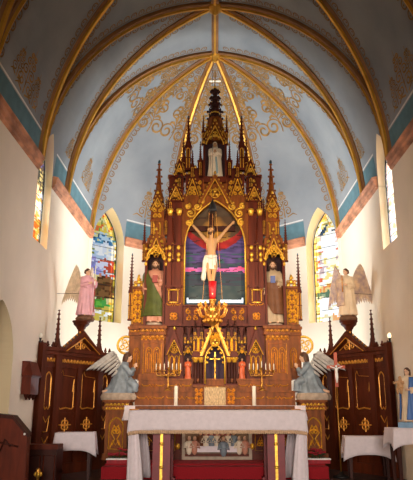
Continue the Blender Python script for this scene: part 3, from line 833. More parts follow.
# --- lower storey: blocks under the saints
zl0, zl1 = za3, z(327)
for sx in (-1, 1):
    S = lambda a, b: sorted((sx * a, sx * b))
    lo, hi = S(.90, 1.57); mb = MB(); mb.box(lo, hi, -.02, .35, zl0, zl1)
    l2, h2 = S(.92, 1.34); mb.box(l2, h2, -.14, 0, zl0, zl1 - .22)
    for e, a, b in ((.0, .22, .16), (.03, .16, .11), (.02, .11, .05), (.05, .05, 0)): mb.box(l2 - e, h2 + e, -.15 - e, .3, zl1 - a, zl1 - b); mb.box(lo - e * .5, hi + e * .5, -.03 - e, .3, zl1 - a, zl1 - b)
    l3, h3 = S(1.34, 1.57); mb.box(l3, h3, -.06, 0, zl0, z(368)); mb.box(l2 - .02, h2 + .02, -.17, 0, zl0, zl0 + .08)
    o = mb.build('statue_plinth', WD, ALT); g = MB()
    frieze(g, l2, h2, zl1 - .08, -.18, .055, 6); frieze(g, l2 + .01, h2 - .01, zl1 - .19, -.158, .06, 5)
    for i in range(5): g.tube(xz(arch(.036, zl1 - .255, zl1 - .215, 4, l2 + .045 + i * (h2 - l2 - .09) / 4), -.145), .012, 4)
    frieze(g, *S(1.36, 1.57), zl1 - .08, -.055, .05, 3)
    lancets(g, l2 + .08, h2 - .06, 2, z(373), z(348), -.145); g.tube([(l2 + .05, -.145, z(375)), (l2 + .05, -.145, z(344)), (h2 - .05, -.145, z(344)), (h2 - .05, -.145, z(375))], .006, 4, 0, True)
    lancets(g, *S(1.36, 1.50), 1, z(373), z(348), -.025)
    giltline(g, l2 + .02, h2 - .02, z(376.5), -.145, .007); g.tube([(lo, -.175, z(374)), (hi, -.175, z(374))], .006, 4) if False else None
    gild(g, o, m=M['gold_dull'])
    # gilded scroll bracket at the outer edge
    g = MB(); cz = z(345); cx = sx * 1.63
    g.tube([(cx + .155 * math.cos(t * PI / 12), .02, cz + .155 * math.sin(t * PI / 12)) for t in range(24)], .022, 6, 0, True)
    for k in range(4):
        t = k * PI / 2 + .4; g.tube([(p[0], .02, p[1]) for p in spiral(cx + .075 * math.cos(t), cz + .075 * math.sin(t), .06, 1.2, t, 1, 12)], .014, 5)
    g.build('scroll_bracket', G, ALT)
    # gabled panel
    lo, hi = S(.58, .90); c = (lo + hi) / 2; a = (hi - lo) / 2; mb = MB(); mb.box(lo, hi, -.04, .3, zl0, zl1)
    mb.box(lo, lo + .05, -.12, -.04, zl0, z(352)); mb.box(hi - .05, hi, -.12, -.04, zl0, z(352)); g = MB()
    mb.box(lo - .01, hi + .01, -.14, 0, zl0, zl0 + .05)
    gablet(mb, g, c, -.11, a, z(356), z(330.5), .10, .05, False, False)
    o = mb.build('gabled_panel', WR, ALT)
    lancets(g, c - a * .55, c + a * .55, 2, z(374), z(356), -.045, .005, False); zc = z(349)
    g.tube([(c + .075 * math.cos(t * PI / 8), -.05, zc + .075 * math.sin(t * PI / 8)) for t in range(16)], .006, 4, 0, True); trefoil(g, c, zc, -.05, .05, .004)
    g.tube(xz(lancet(a * .62, z(376), z(354), z(335), c, 6), -.05), .006, 4)
    gild(g, o)
    # small niche for the statuette
    lo, hi = S(.40, .58); c = (lo + hi) / 2; mb = MB(); mb.box(lo, hi, .08, .3, zl0, zl1)
    o = mb.build('small_niche', M['niche'], ALT)
    mb = MB(); g = MB(); mb.box(lo, hi, -.02, .1, z(352), zl1); mb.box(lo, lo + .02, -.02, .1, zl0, zl1); mb.box(hi - .02, hi, -.02, .1, zl0, zl1)
    gablet(mb, g, c, -.05, .085, z(356), z(344), .06, .02)
    mb.build('niche_hood', WR, o); gild(g, o)
    mb = MB(); mb.lathe([(.01, z(391)), (.05, z(389)), (.085, z(386.5)), (.085, z(385))], c, -.02, 8)
    mb.build('bracket', G, o)
    # pinnacles standing over the hood
    pinnacle(ALT, c - .055, -.08, z(345), z(326), .045, WK, False); pinnacle(ALT, c + .055, -.08, z(345), z(326), .045, WK, False)
    # paired columns
    lo, hi = S(.20, .40); mb = MB(); mb.box(lo, hi, -.0, .3, zl0, zl1)
    mb.box(lo, hi, -.22, 0, z(387), z(384)); mb.box(lo - .01, hi + .01, -.24, 0, z(358), z(355)); mb.box(lo, hi, -.2, 0, z(355), z(329))
    o = mb.build('column_pier', WR, ALT)
    for cx in (lo + .05, hi - .05):
        mb = MB(); mb.lathe([(.045, z(384)), (.045, z(382.5)), (.032, z(381)), (.03, z(363)), (.034, z(362.5))], cx, -.15, 10)
        col = mb.build('column', WK, ALT)
        MB().lathe([(.034, z(363)), (.04, z(362)), (.045, z(361)), (.07, z(359.2)), (.07, z(358))], cx, -.15, 10).build('capital', G, col)
    g = MB(); lancets(g, lo + .01, hi - .01, 2, z(352), z(338), -.205, .012, False)
    for i in range(3): g.ball((lo + .03 + i * .07, -.21, z(356.5)), (.03, .02, .02), 6)
    gild(g, o)
    for cx in (lo + .04, hi - .04): pinnacle(ALT, cx, -.2, z(342), z(320), .05, WK, False)
# central crucifix niche
mb = MB(); mb.box(-.2, .2, .12, .3, zl0, zl1); o = mb.build('crucifix_niche', M['violet'], ALT)
mb = MB(); ol = lancet(.175, z(386), z(362), z(345), 0, 8)
for half in (-1, 1):
    pts = [(0, z(345)), (half * .05, z(347.5)), (half * .10, z(352)), (half * .15, z(357)), (half * .175, z(364)), (half * .175, z(386)), (half * .21, z(386)), (half * .21, z(330)), (0, z(330))]
    mb.prism(pts if half > 0 else pts[::-1], -.20, .14)
mb.build('niche_arch', WR, o)
g = MB(); mb = MB()
g.tube(xz(lancet(.175, z(384), z(362), z(345), 0, 10), -.205), .013, 5)
for i, (px, pz) in enumerate(arch(.165, z(362), z(346), 4)): g.ball((px * .86, -.2, pz - .02), (.022, .015, .022), 6)
gablet(mb, g, 0, -.24, .27, z(357), z(318), .06, .045)
trefoil(g, 0, z(338), -.22, .08, .012); leafwork(g, -.10, .10, z(343), z(335), -.225, .07)
hood = mb.build('niche_gable', M['gold_dull'], o); gild(g, hood)
# --- ledge under the great arch
zm0, zm1 = zl1, z(305.5)
mb = MB(); mb.box(-.92, .92, -.06, .35, zm0, zm1); mb.box(-.94, .94, -.12, .35, zm0, zm0 + .05); mb.box(-.62, .62, -.10, .35, zm1 - .03, zm1)
for sx in (-1, 1): mb.box(*sorted((sx * .60, sx * .92)), -.13, 0, zm0, zm1 + .03)
o = mb.build('retable_ledge', WR, ALT); g = MB()
for sx in (-1, 1):
    trefoil(g, sx * .76, (zm0 + zm1) / 2 - .02, -.135, .065, .01); g.ball((sx * .76, -.135, (zm0 + zm1) / 2 - .02), (.025, .01, .025), 6)
    giltline(g, *sorted((sx * .63, sx * .89)), zm1 - .01, -.135, .009)
    leafwork(g, *sorted((sx * .28, sx * .56)), zm0 + .1, zm1 - .06, -.065, .12)
gild(g, o, m=M['gold_dull'])
# --- great posts, arch and painted panel
zp1 = z(204)
for sx in (-1, 1):
    S = lambda a, b: sorted((sx * a, sx * b))
    mb = MB(); mb.box(*S(.62, .92), -.04, .35, zm1, zp1); mb.box(*S(.64, .74), -.10, 0, zm1, z(214)); mb.box(*S(.82, .90), -.10, 0, zm1, z(214))
    for v in (306, 288, 262, 247, 214): mb.box(*S(.61, .93), -.12, .3, z(v), z(v) + .035)
    o = mb.build('arch_post', WR, ALT); g = MB()
    for cx in (sx * .69, sx * .86):
        for v in (249, 256, 261): g.ball((cx, -.115, z(v)), (.035, .015, .045), 6)
        g.lathe([(.03, z(217)), (.045, z(215)), (.06, z(213)), (.06, z(211))], cx, -.1, 8)
        g.tube([(cx, -.105, z(302)), (cx, -.105, z(292)), (cx - .03, -.105, z(290)), (cx + .03, -.105, z(290)), (cx, -.105, z(292))], .006, 4)
    g.ball((sx * .77, -.12, z(291)), (.09, .012, .012), 6); g.ball((sx * .77, -.12, z(306) + .05), (.10, .012, .014), 6)
    gild(g, o)
    pts = [(0, z(201.5))] + [p for p in arch(.575, z(248), z(201.5), 14) if sx * p[0] > 0.001] [:: -1 if sx < 0 else 1]
    if sx > 0: ap = [p for p in arch(.575, z(248), z(201.5), 14)][14:]
    else: ap = list(reversed(arch(.575, z(248), z(201.5), 14)[:15]))
    pts = ap + [(sx * .575, zm1), (sx * .64, zm1), (sx * .64, z(196)), (0, z(196))]
    mb = MB(); mb.prism(pts if sx > 0 else pts[::-1], -.05, .12); o = mb.build('arch_spandrel', WD, ALT)
    g = MB(); cx, cz = sx * .47, z(214)
    for dx, dz, r in ((0, 0, .10), (-.13 * sx, .13, .085), (.03 * sx, -.19, .075), (-.20 * sx, .24, .06), (.06 * sx, .14, .06)):
        g.tube([(p[0], -.06, p[1]) for p in spiral(cx + dx, cz + dz, r, 1.3, 1.2, sx, 14)], .018, 5); g.ball((cx + dx, -.06, cz + dz), (.03, .018, .03), 6)
    gild(g, o)
g = MB(); g.tube(xz(lancet(.575, zm1, z(248), z(201.5), 0, 16), -.06), .016, 5); g.build('arch_roll', G, ALT)
# painted sky behind the cross
nx, nzc = 72, 100; px0, px1, pz0_, pz1_ = -.61, .61, zm1 - .02, z(200); mb = MB()
vs = [(px0 + (px1 - px0) * i / nx, .14, pz0_ + (pz1_ - pz0_) * j / nzc) for j in range(nzc + 1) for i in range(nx + 1)]
mb.add(vs, [(j * (nx + 1) + i, j * (nx + 1) + i + 1, (j + 1) * (nx + 1) + i + 1, (j + 1) * (nx + 1) + i) for j in range(nzc) for i in range(nx)])
mb.box(px0, px1, .141, .17, pz0_, pz1_)
def mixc(a, b, t): t = max(0, min(1, t)); return tuple(a[i] * (1 - t) + b[i] * t for i in range(3))
def sky_paint(c):
    v = None
    hh = c.z; lo, hi = 200.0, 306.0
    for _ in range(18):
        md = (lo + hi) / 2
        if z(md) > hh: lo = md
        else: hi = md
    v = (lo + hi) / 2; u = c.x / .58 * 31
    n = noise.noise(Vector((c.x * 7, 0, c.z * 9))); n2 = noise.noise(Vector((c.x * 5, 4, c.z * 26)))
    top = rgb(74, 58, 44); col = mixc(top, rgb(96, 78, 58), .5 + n)
    bowl = v - (246 - (u / 27) ** 2 * 13)              # bowl-shaped red cloud
    if v < 262:
        if bowl < -5: col = mixc(rgb(206, 146, 56), rgb(84, 60, 38), (abs(u) / 17) ** 2 + max(0, (228 - v) / 14) + n * .3) if v > 214 else col
        elif bowl < 3: col = mixc(rgb(176, 30, 24), rgb(128, 20, 26), .5 + n)
        else: col = mixc(rgb(92, 72, 136), rgb(44, 40, 84), .5 + n2 * .9)
    else:
        col = mixc(rgb(66, 58, 92), rgb(34, 52, 70), .5 + n2)
        if abs(v - 268 - n * 2) < 2.0: col = mixc(rgb(236, 78, 120), rgb(186, 116, 206), .5 + n2)
        elif v > 272: col = mixc(rgb(32, 62, 70), rgb(48, 40, 62), .5 + n2 * 1.2)
        if v > 284: col = mixc(rgb(30, 54, 60), rgb(60, 70, 70), .5 + n)
    if 250 < v < 264 and n2 > .15: col = mixc(col, rgb(38, 100, 80), min(.6, (n2 - .15) * 4))
    if (v * .8 + u * .1) % 9 < .9 and n > .0: col = mixc(col, (.005, .005, .008), .7)
    return col
pp = mb.build('painted_backdrop', M['paint'], ALT); paint(pp, sky_paint)
mb = MB()
for sx in (-1, 1): mb.box(*sorted((sx * .10, sx * .52)), .03, .07, z(302.5), z(299.5)); mb.box(*sorted((sx * .50, sx * .53)), .03, .07, z(302.5), z(297.5))
mb.build('strip_light', M['tube_light'], ALT)
# --- saint niches, canopies, spires
for sx in (-1, 1):
    S = lambda a, b: sorted((sx * a, sx * b)); c = sx * 1.115
    zn1 = z(246)
    mb = MB(); mb.box(*S(.92, 1.31), .26, .34, zl1, zn1); mb.box(*S(.92, .945), -.02, .3, zl1, zn1); mb.box(*S(1.285, 1.31), -.02, .3, zl1, zn1)
    nb = mb.build('saint_niche', M['niche'], ALT)
    mb = MB(); mb.box(*S(.93, .97), -.08, .0, zl1, zn1); mb.box(*S(1.27, 1.32), -.08, .0, zl1, zn1); mb.box(*S(.92, 1.32), -.10, .3, zl1, zl1 + .03)
    mb.build('niche_post', WR, nb)
    mb = MB(); g = MB()
    mb.box(*S(.94, 1.30), -.02, .34, z(250), z(238)); mb.box(c - .13, c + .13, -.02, .26, z(238), z(205)); mb.box(c - .15, c + .15, -.05, .28, z(238), z(236)); mb.box(c - .14, c + .14, -.04, .27, z(222), z(220))
    gablet(mb, g, c, -.11, .19, z(262), z(232), .05, .04)
    for k in (-1, 1):
        gablet(mb, g, c + k * .10, -.02, .09, z(258), z(243), .05, .025, True, False)
        mb.tube([(c + k * .19, -.08, z(266)), (c + k * .19, -.08, z(244))], .02, 6)
        g.ball((c + k * .19, -.09, z(265)), (.026, .026, .04), 6); g.ball((c + k * .19, -.09, z(250)), (.03, .03, .03), 6)
        g.tube([(c + k * .06, -.025, z(235)), (c + k * .06, -.025, z(225)), (c + k * .06 - .02, -.025, z(223))], .01, 4)
    for i in range(5): g.ball((c - .14 + i * .07, -.115, z(258.5 - 8 * (1 - abs(i - 2) / 2))), (.028, .02, .03), 6)
    g.tube(xz(arch(.17, z(262), z(247), 8, c), -.13), .014, 5)
    leafwork(g, c - .10, c + .10, z(219), z(208), -.045, .1)
    gablet(mb, g, c, -.07, .15, z(212), z(195), .04, .03)
    o = mb.build('canopy', WD, ALT); gild(g, o)
    pinnacle(ALT, c, .1, z(210), z(159.5), .15, WD, True, .22, 'spire')
    for du, vb, vt in ((-62, 236, 200), (-48.5, 236, 199)): pinnacle(ALT, sx * abs(ax(du, 210)), 0, z(vb), z(vt), .055)
    pinnacle(ALT, sx * ax(70, 225), -.02, z(262), z(220), .055); pinnacle(ALT, sx * ax(42, 225), -.06, z(262), z(218), .055)
    # outer tracery panel and its pinnacle
    mb = MB(); mb.box(*S(1.33, 1.56), .05, .25, zl1, z(286)); mb.box(*S(1.33, 1.58), .02, .25, zl1, zl1 + .05); mb.box(*S(1.33, 1.57), .02, .25, z(288), z(286))
    o = mb.build('side_panel', WD, ALT); g = MB()
    leafwork(g, *S(1.36, 1.53), zl1 + .08, z(290), .045, .085, 1.1); g.tube([(sx * 1.35, .045, zl1 + .06), (sx * 1.35, .045, z(289)), (sx * 1.54, .045, z(289)), (sx * 1.54, .045, zl1 + .06)], .009, 4, 0, True)
    for p in ((1.39, 0), (1.45, .07), (1.51, 0)):
        g.ball((sx * p[0], .12, z(284) + p[1]), (.04, .02, .05), 6); g.tube([(q[0], .12, q[1]) for q in spiral(sx * p[0], z(281) + p[1], .04, 1, 0, sx, 8)], .012, 4)
    g.ball((sx * 1.45, .12, z(276)), (.025, .02, .06), 6)
    gild(g, o)
    pinnacle(ALT, sx * 1.585, .08, z(320), z(253), .07, WR)
    # towers beside the great arch
    zt1 = z(150)
    mb = MB(); mb.box(*S(.62, .90), -.04, .3, zp1, z(178)); mb.box(*S(.58, .80), -.02, .26, z(178), zt1 - .3); g = MB()
    for v in (203, 190, 178): mb.box(*S(.60, .92), -.10, .3, z(v), z(v) + .03)
    gablet(mb, g, sx * .76, -.1, .15, z(203), z(184), .05, .03); gablet(mb, g, sx * .70, -.08, .12, z(178), z(160), .05, .03)
    leafwork(g, *S(.66, .88), z(202), z(192), -.05, .10); lancets(g, *S(.61, .77), 2, z(176), z(166), -.03, .01)
    o = mb.build('tower', WR, ALT); gild(g, o)
    for du, v0, vt, w in ((26.5, 172, 118, .10), (31.5, 178, 137, .085), (35.5, 190, 164, .07), (39.5, 200, 177, .07), (14.5, 178, 143, .055), (22.5, 180, 152, .06), (44, 212, 190, .055)):
        pinnacle(ALT, sx * ax(du, (v0 + vt) / 2), -.06 if du != 31.5 else .08, z(v0), z(vt), w, WR if du != 35.5 else WK)
    # stepped flying wing between tower and top niche
    mb = MB(); g = MB()
    mb.prism([(sx * .58, z(200)), (sx * .58, z(176)), (sx * .44, z(176)), (sx * .44, z(170)), (sx * .34, z(170)), (sx * .34, z(162)), (sx * .22, z(162)), (sx * .22, z(200))][::1 if sx > 0 else -1], .0, .2)
    for a, b, v in ((.44, .58, 176), (.33, .45, 170), (.21, .35, 162)): mb.box(*S(a, b), -.03, .22, z(v), z(v) + .03); g.ball((sx * (a + b) / 2, 0, z(v) + .055), (.03, .03, .045), 6)
    gablet(mb, g, sx * .44, -.05, .15, z(198), z(174), .05, .03)
    leafwork(g, *S(.26, .54), z(196), z(180), -.01, .1)
    o = mb.build('stepped_wing', WR, ALT); gild(g, o)
# middle gable over the arch apex
mb = MB(); g = MB(); gablet(mb, g, 0, -.12, .32, z(206), z(176), .06, .045)
mb.box(-.24, .24, -.02, .15, z(200), z(180)); leafwork(g, -.14, .14, z(198), z(188), -.03, .1)
o = mb.build('crown_gable', WD, ALT); gild(g, o)
# top niche, canopy and spire
mb = MB(); mb.box(-.20, .20, .14, .22, z(182), z(132)); mb.box(-.20, -.185, -.06, .2, z(182), z(140)); mb.box(.185, .20, -.06, .2, z(182), z(140))
o = mb.build('top_niche', M['niche'], ALT)
mb = MB(); mb.box(-.22, .22, -.12, .22, z(184), z(178.5))
for sx in (-1, 1): mb.box(*sorted((sx * .195, sx * .235)), -.10, -.04, z(178), z(140))
mb.build('niche_post', WR, o)
mb = MB(); g = MB()
mb.box(-.22, .22, -.06, .22, z(141), z(133)); gablet(mb, g, 0, -.12, .19, z(144), z(124), .05, .035)
for sx in (-1, 1): gablet(mb, g, sx * .16, -.06, .10, z(142), z(128), .05, .025, True, False); g.ball((sx * .215, -.1, z(144)), (.025, .025, .04), 6)
g.tube(xz(arch(.17, z(147), z(138), 6), -.13), .013, 5)
mb.frustum(0, .05, z(133), z(118), .20, .15, 8, PI / 8)
mb.build('top_canopy', WD, o); gild(g, o)
for sx in (-1, 1): pinnacle(ALT, sx * .235, -.05, z(146), z(117), .05, WR)
mb = MB(); mb.lathe([(.13, z(120)), (.13, z(117)), (.10, z(116)), (.09, z(112)), (.14, z(111)), (.14, z(110)), (.085, z(109)), (.075, z(105)), (.11, z(104)), (.11, z(103)), (.06, z(102)), (.055, z(99)), (.09, z(98)), (.09, z(97)), (.05, z(96)), (.045, z(93)), (.08, z(92)), (.07, z(90)), (.03, z(87.5))], 0, .05, 10)
for v, r in ((118, .15), (111, .15), (104, .12), (97.5, .10), (91, .09)):
    for k in range(8): crocket(mb, (r * math.cos(k * PI / 4), .05 + r * math.sin(k * PI / 4), z(v)), .028)
o = mb.build('crown_spire', WK, ALT)
g = MB(); g.ball((0, .05, z(86)), .035, 8); g.box(-.010, .010, .040, .060, z(86), z(70)); g.box(-.02, .02, .034, .066, z(113.4), z(112)); g.lathe([(.10, z(113)), (.10, z(112))], 0, .05, 8); gild(g, o, 'finial_cross')
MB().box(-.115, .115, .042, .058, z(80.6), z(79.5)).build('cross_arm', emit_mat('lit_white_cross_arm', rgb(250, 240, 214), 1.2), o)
for sx in (-1, 1): MB().ball((sx * .28, -.02, z(160)), (.03, .03, .045), 6).build('leaf_knop', M['leaf'], ALT)
# ------------------------------------------------------------------ statues
def hand(mb, p, d, up, s, curl=.6):
    # palm, four uneven bent fingers and a thumb leaving the side of the palm; d points out along the fingers
    d = Vector(d).normalized(); up = Vector(up); up = (up - d * up.dot(d)).normalized(); sd = d.cross(up); p = Vector(p)
    R = Matrix((sd, d, up)).transposed()
    mb.ball(p + d * .022 * s, (.020 * s, .028 * s, .011 * s), 8, 0, R)
    for i, L in enumerate((.030, .036, .034, .026)):
        b = p + d * .040 * s + sd * (i - 1.5) * .0095 * s
        c = b + d * L * .5 * s - up * L * .25 * curl * s; e = c + d * L * .35 * s - up * L * .6 * curl * s
        mb.tube([b - d * .012 * s, b, c, e], [.0062 * s, .0060 * s, .0055 * s, .0045 * s], 6)
    b = p + d * .014 * s + sd * .018 * s; mb.tube([b - sd * .006 * s, b + sd * .010 * s + d * .012 * s, b + sd * .010 * s + d * .028 * s - up * .008 * s], [.007 * s, .0065 * s, .005 * s], 6)
def head(sk, c, s, rz=0.0, tilt=0.0):
    R = Matrix.Rotation(rz, 3, 'Z') @ Matrix.Rotation(tilt, 3, 'X'); c = Vector(c)
    def at(x, y, q): return c + R @ Vector((x * s, y * s, q * s))
    sk.ball(c, (.046 * s, .054 * s, .062 * s), 12, 0, R); sk.ball(at(0, -.012, -.030), (.036 * s, .042 * s, .040 * s), 10, 0, R)
    sk.ball(at(0, -.055, -.010), (.009 * s, .013 * s, .018 * s), 6, 0, R); sk.ball(at(0, -.046, .014), (.034 * s, .012 * s, .008 * s), 8, 0, R)
    sk.ball(at(0, -.050, -.038), (.015 * s, .008 * s, .006 * s), 6, 0, R); sk.ball(at(0, -.044, -.060), (.014 * s, .012 * s, .010 * s), 6, 0, R)
    for q in (-1, 1): sk.ball(at(q * .047, .004, -.006), (.008 * s, .012 * s, .018 * s), 6, 0, R)
    return at, R
def eyes(at, R, s, parent):
    mb = MB()
    for q in (-1, 1): mb.ball(at(q * .018, -.049, .002), (.008 * s, .005 * s, .005 * s), 6, 0, R)
    mb.build('eyes', M['eye'], parent)
def hair_of(at, R, s, parent, beard=False, long_=True, m=None):
    h = MB(); h.ball(at(0, .010, .018), (.053 * s, .056 * s, .056 * s), 12, 0, R)
    for q in range(9):
        t = PI * (q / 8); x, y = .05 * math.cos(t), .012 + .048 * math.sin(t)
        h.tube([at(x, y, .03), at(x * 1.08, y * 1.05, -.03), at(x * (1.1 if long_ else .9), y, -.085 if long_ else -.05)], [.016 * s, .015 * s, .010 * s], 6)
    if beard:
        h.ball(at(0, -.036, -.066), (.028 * s, .024 * s, .034 * s), 8, 0, R)
        for q in (-1, 1): h.ball(at(q * .033, -.02, -.040), (.012 * s, .024 * s, .032 * s), 6, 0, R)
        h.ball(at(0, -.053, -.029), (.018 * s, .006 * s, .004 * s), 6, 0, R)
    return h.fuse('hair', m or M['hair'], parent, .0055 * s, 1)
ROBE = [(.015, 0, 0, .155, .120, .10, 9, .3), (.06, 0, 0, .150, .115, .10, 9, .4), (.16, 0, 0, .140, .105, .09, 9, .5), (.34, 0, 0, .126, .095, .08, 8, .7), (.48, 0, 0, .122, .092, .06, 8, .8),
        (.58, 0, 0, .112, .084, .04, 8, .8), (.68, 0, 0, .118, .084, .025, 8, .8), (.76, 0, 0, .120, .078, .01, 8, .8), (.80, 0, 0, .100, .062, 0, 8, .8), (.835, 0, .004, .048, .044, 0, 8, 0), (.85, 0, .004, .040, .038, 0, 8, 0)]
def robe_scaled(s, k=1.0, sy=1.0): return [(a * s, b * s, c * s, d * s * k, e * s * sy, f, g, h) for a, b, c, d, e, f, g, h in ROBE]
def standing(root, s, robe, armL, armR, beard=False, long_=True, look=0.0, tilt=.1, cloak=None, cloak_arc=(.1, PI - .1), skin='skin', hair='hair', bare_feet=True, cz=(.05, .83), sleeve=None, k=1.0, veil=None):
    V = lambda p: Vector(p) * s
    sk = MB(); c = V((0, -.008, .925)); at, R = head(sk, c, s, look, tilt)
    sk.tube([V((0, .006, .78)), V((0, .004, .86)), c], [.042 * s, .032 * s, .034 * s], 8)
    sk.loft([(.30 * s, 0, 0, .07 * s, .05 * s, 0, 1, 0), (.5 * s, 0, 0, .08 * s, .055 * s, 0, 1, 0), (.70 * s, 0, 0, .095 * s, .055 * s, 0, 1, 0), (.79 * s, 0, 0, .085 * s, .045 * s, 0, 1, 0), (.82 * s, 0, 0, .04 * s, .035 * s, 0, 1, 0)], 16)
    rb = MB(); rb.loft(robe_scaled(s, k, k), 48)
    for sg, arm in ((-1, armL), (1, armR)):
        sh = V((sg * .098, .0, .775)); el = V(arm[0]); wr = V(arm[1])
        sk.tube([sh * .8 + V((0, 0, .15)) * 0 , sh, el, wr], [.03 * s, .030 * s, .026 * s, .018 * s], 8)
        dr = Vector(arm[2]) if len(arm) > 2 else (wr - el)
        hand(sk, wr, dr, arm[3] if len(arm) > 3 else (0, -1, .3), s * 1.05)
        m_ = el * .5 + wr * .5
        rb.ball(sh, (.045 * s, .045 * s, .05 * s), 10)
        rb.tube([sh, (sh + el) / 2, el, m_, wr - (wr - el).normalized() * .012 * s], [.046 * s, .046 * s, .044 * s, .046 * s, .046 * s], 10)
        rb.tube([m_, m_ - V((0, 0, .045)), wr * .8 + el * .2 - V((0, 0, .07))], [.03 * s, .03 * s, .02 * s], 8)
    for q in (-1, 1):
        sk.tube([V((q * .05, 0, .34)), V((q * .052, -.02, .06)), V((q * .055, -.06, .022)), V((q * .06, -.135, .014))], [.045 * s, .026 * s, .024 * s, .014 * s], 8)
    body = sk.fuse('body', M[skin], root, .0052 * s, 1)
    rb.fuse('robe', M[robe], root, .0085 * s, 1)
    eyes(at, R, s, root)
    if veil: 
        v = MB(); v.ball(at(0, .012, .014), (.058 * s, .062 * s, .062 * s), 12, 0, R)
        v.loft([(.60 * s, 0, .03 * s, .135 * s, .085 * s, .06, 8, 0), (.72 * s, 0, .025 * s, .13 * s, .085 * s, .05, 8, 0), (.82 * s, 0, .02 * s, .075 * s, .065 * s, .03, 8, 0), (.93 * s, 0, .012 * s, .058 * s, .062 * s, 0, 8, 0)], 28, 0, -.35, PI + .35)
        o = v.build('veil', M[veil], root); md = o.modifiers.new('t', 'SOLIDIFY'); md.thickness = .012 * s
    else: hair_of(at, R, s, root, beard, long_, M[hair])
    if cloak:
        arcs = cloak_arc if isinstance(cloak_arc[0], tuple) else (cloak_arc, cloak_arc); lo, hi = cz; mb = MB(); vs = []; nn = 40
        for i in range(13):
            q = i / 12; zz = lo + (hi - lo) * q
            for j in range(len(ROBE) - 1):
                if ROBE[j][0] <= zz <= ROBE[j + 1][0] or j == len(ROBE) - 2:
                    f = (zz - ROBE[j][0]) / (ROBE[j + 1][0] - ROBE[j][0]); rx = ROBE[j][3] * (1 - f) + ROBE[j + 1][3] * f; ry = ROBE[j][4] * (1 - f) + ROBE[j + 1][4] * f
                    if ROBE[j][0] <= zz <= ROBE[j + 1][0]: break
            ex = .028 + (.018 if zz > .55 else 0)
            a0 = arcs[0][0] * (1 - q) + arcs[1][0] * q; a1 = arcs[0][1] * (1 - q) + arcs[1][1] * q
            for i2 in range(nn + 1):
                t = a0 + (a1 - a0) * i2 / nn; fo = 1 + .07 * (1 - q * .6) * (.7 * math.cos(8 * t + .6 + q * .8) + .5 * math.cos(13 * t + 1.3 + q))
                vs.append(((rx + ex) * s * k * fo * math.cos(t), (ry + ex) * s * k * fo * math.sin(t), zz * s))
        mb.add(vs, [(j * (nn + 1) + i2, j * (nn + 1) + i2 + 1, (j + 1) * (nn + 1) + i2 + 1, (j + 1) * (nn + 1) + i2) for j in range(12) for i2 in range(nn)], 0, True)
        o = mb.build('cloak', M[cloak], root); md = o.modifiers.new('t', 'SOLIDIFY'); md.thickness = .02 * s; md.offset = 0
        sb = o.modifiers.new('ss', 'SUBSURF'); sb.levels = 1; sb.render_levels = 1
    return at, R
def wing(root, m, o, up, lat, L, wd, n=9, tipdir=None, name='wing'):
    # three rows of overlapping feather blades on a curved arm; up = along the arm, lat = away from the body
    o, up, lat = Vector(o), Vector(up).normalized(), Vector(lat).normalized(); nr = up.cross(lat).normalized(); mb = MB()
    td = Vector(tipdir).normalized() if tipdir else -up
    arm = [o + up * (L * .55 * math.sin(q * PI / 2 / 8 * 1.0)) + lat * (wd * (q / 8) ** 1.3) for q in range(9)]
    mb.tube(arm, [wd * .10 + wd * .07 * (1 - q / 8) for q in range(9)], 8)
    gap = sum((arm[q + 1] - arm[q]).length for q in range(8)) / n
    def blade(b, d, ln, w, k):
        d = d.normalized(); sd = d.cross(nr).normalized(); R = Matrix((sd, nr, d)).transposed()
        mb.ball(b + d * ln * .5 + nr * k, (w, w * .22 + .003, ln * .54), 8, 0, R)
    for row, (lo, ln, w, k) in enumerate(((0, 1.0, .14, .0), (0, .62, .13, -.012), (0, .34, .12, -.022))):
        for i in range(n):
            q = i / (n - 1); j = q * 8; a = arm[int(j)] if int(j) >= 8 else arm[int(j)].lerp(arm[int(j) + 1], j - int(j))
            d = (td * (1 - .10 * q) + lat * (.04 + .10 * q))
            l = L * ln * (.45 + .62 * q) if row == 0 else L * ln * (.6 + .4 * q)
            blade(a - td * .02 * L, d, l, max(wd * w, gap * .62), k * L); 
    return mb.build(name, M[m], root)
def disc(root, m, r, h, name='base', ry=None):
    mb = MB(); mb.lathe([(r, 0), (r, h * .5), (r * .94, h * .62), (r * .90, h)], 0, 0, 20)
    if ry: mb.xf(Matrix.Diagonal((1, ry / r, 1, 1)))
    return mb.build(name, M[m], root)
# saint on the left of the great arch
zsn = hz(327, YA0) + .03
def saint(px, label, **kw):
    r = thing('saint_statue', (px, YA0 + .08, zsn), label, 'statue')
    disc(r, 'stone', .15, .05)
    top = MB(); return r
sL = thing('saint_statue', (-1.135, YA0 + .07, zsn), 'bearded saint statue in green cloak clasping a red book, in a niche', 'statue', .12)
disc(sL, 'stone', .17, .045)
HS = hz(258.5, YA0) - zsn - .045
sub = thing  # keep the name short
def lift_children(root, dz):
    for o in bpy.data.objects:
        if o.parent == root and not o.get('lifted') and o.name.split('.')[0] != 'base': o.location.z += dz
standing(sL, HS, 'rose_robe', [(-.15, -.02, .58), (-.145, -.085, .47), (0.05, -.25, -1), (0, -1, 0)], [(.15, -.04, .60), (.03, -.125, .655), (-1, -.1, .25), (0, -1, 0)], beard=True, look=-.1, cloak='green_cloak', cloak_arc=((PI * .7, PI * 1.98), (PI * .5, PI * 1.22)), cz=(.09, .82), k=1.12)
mb = MB(); mb.box(-.045 * HS, .035 * HS, -.165 * HS, -.128 * HS, .60 * HS, .715 * HS); mb.build('book', M['book_red'], sL)
lift_children(sL, .045)
sR = thing('saint_statue', (1.10, YA0 + .07, zsn), 'bearded saint statue in grey tunic and umber wrap holding a blue book, in a niche', 'statue', -.12)
disc(sR, 'stone', .17, .03)
HS2 = hz(259.5, YA0) - zsn - .03
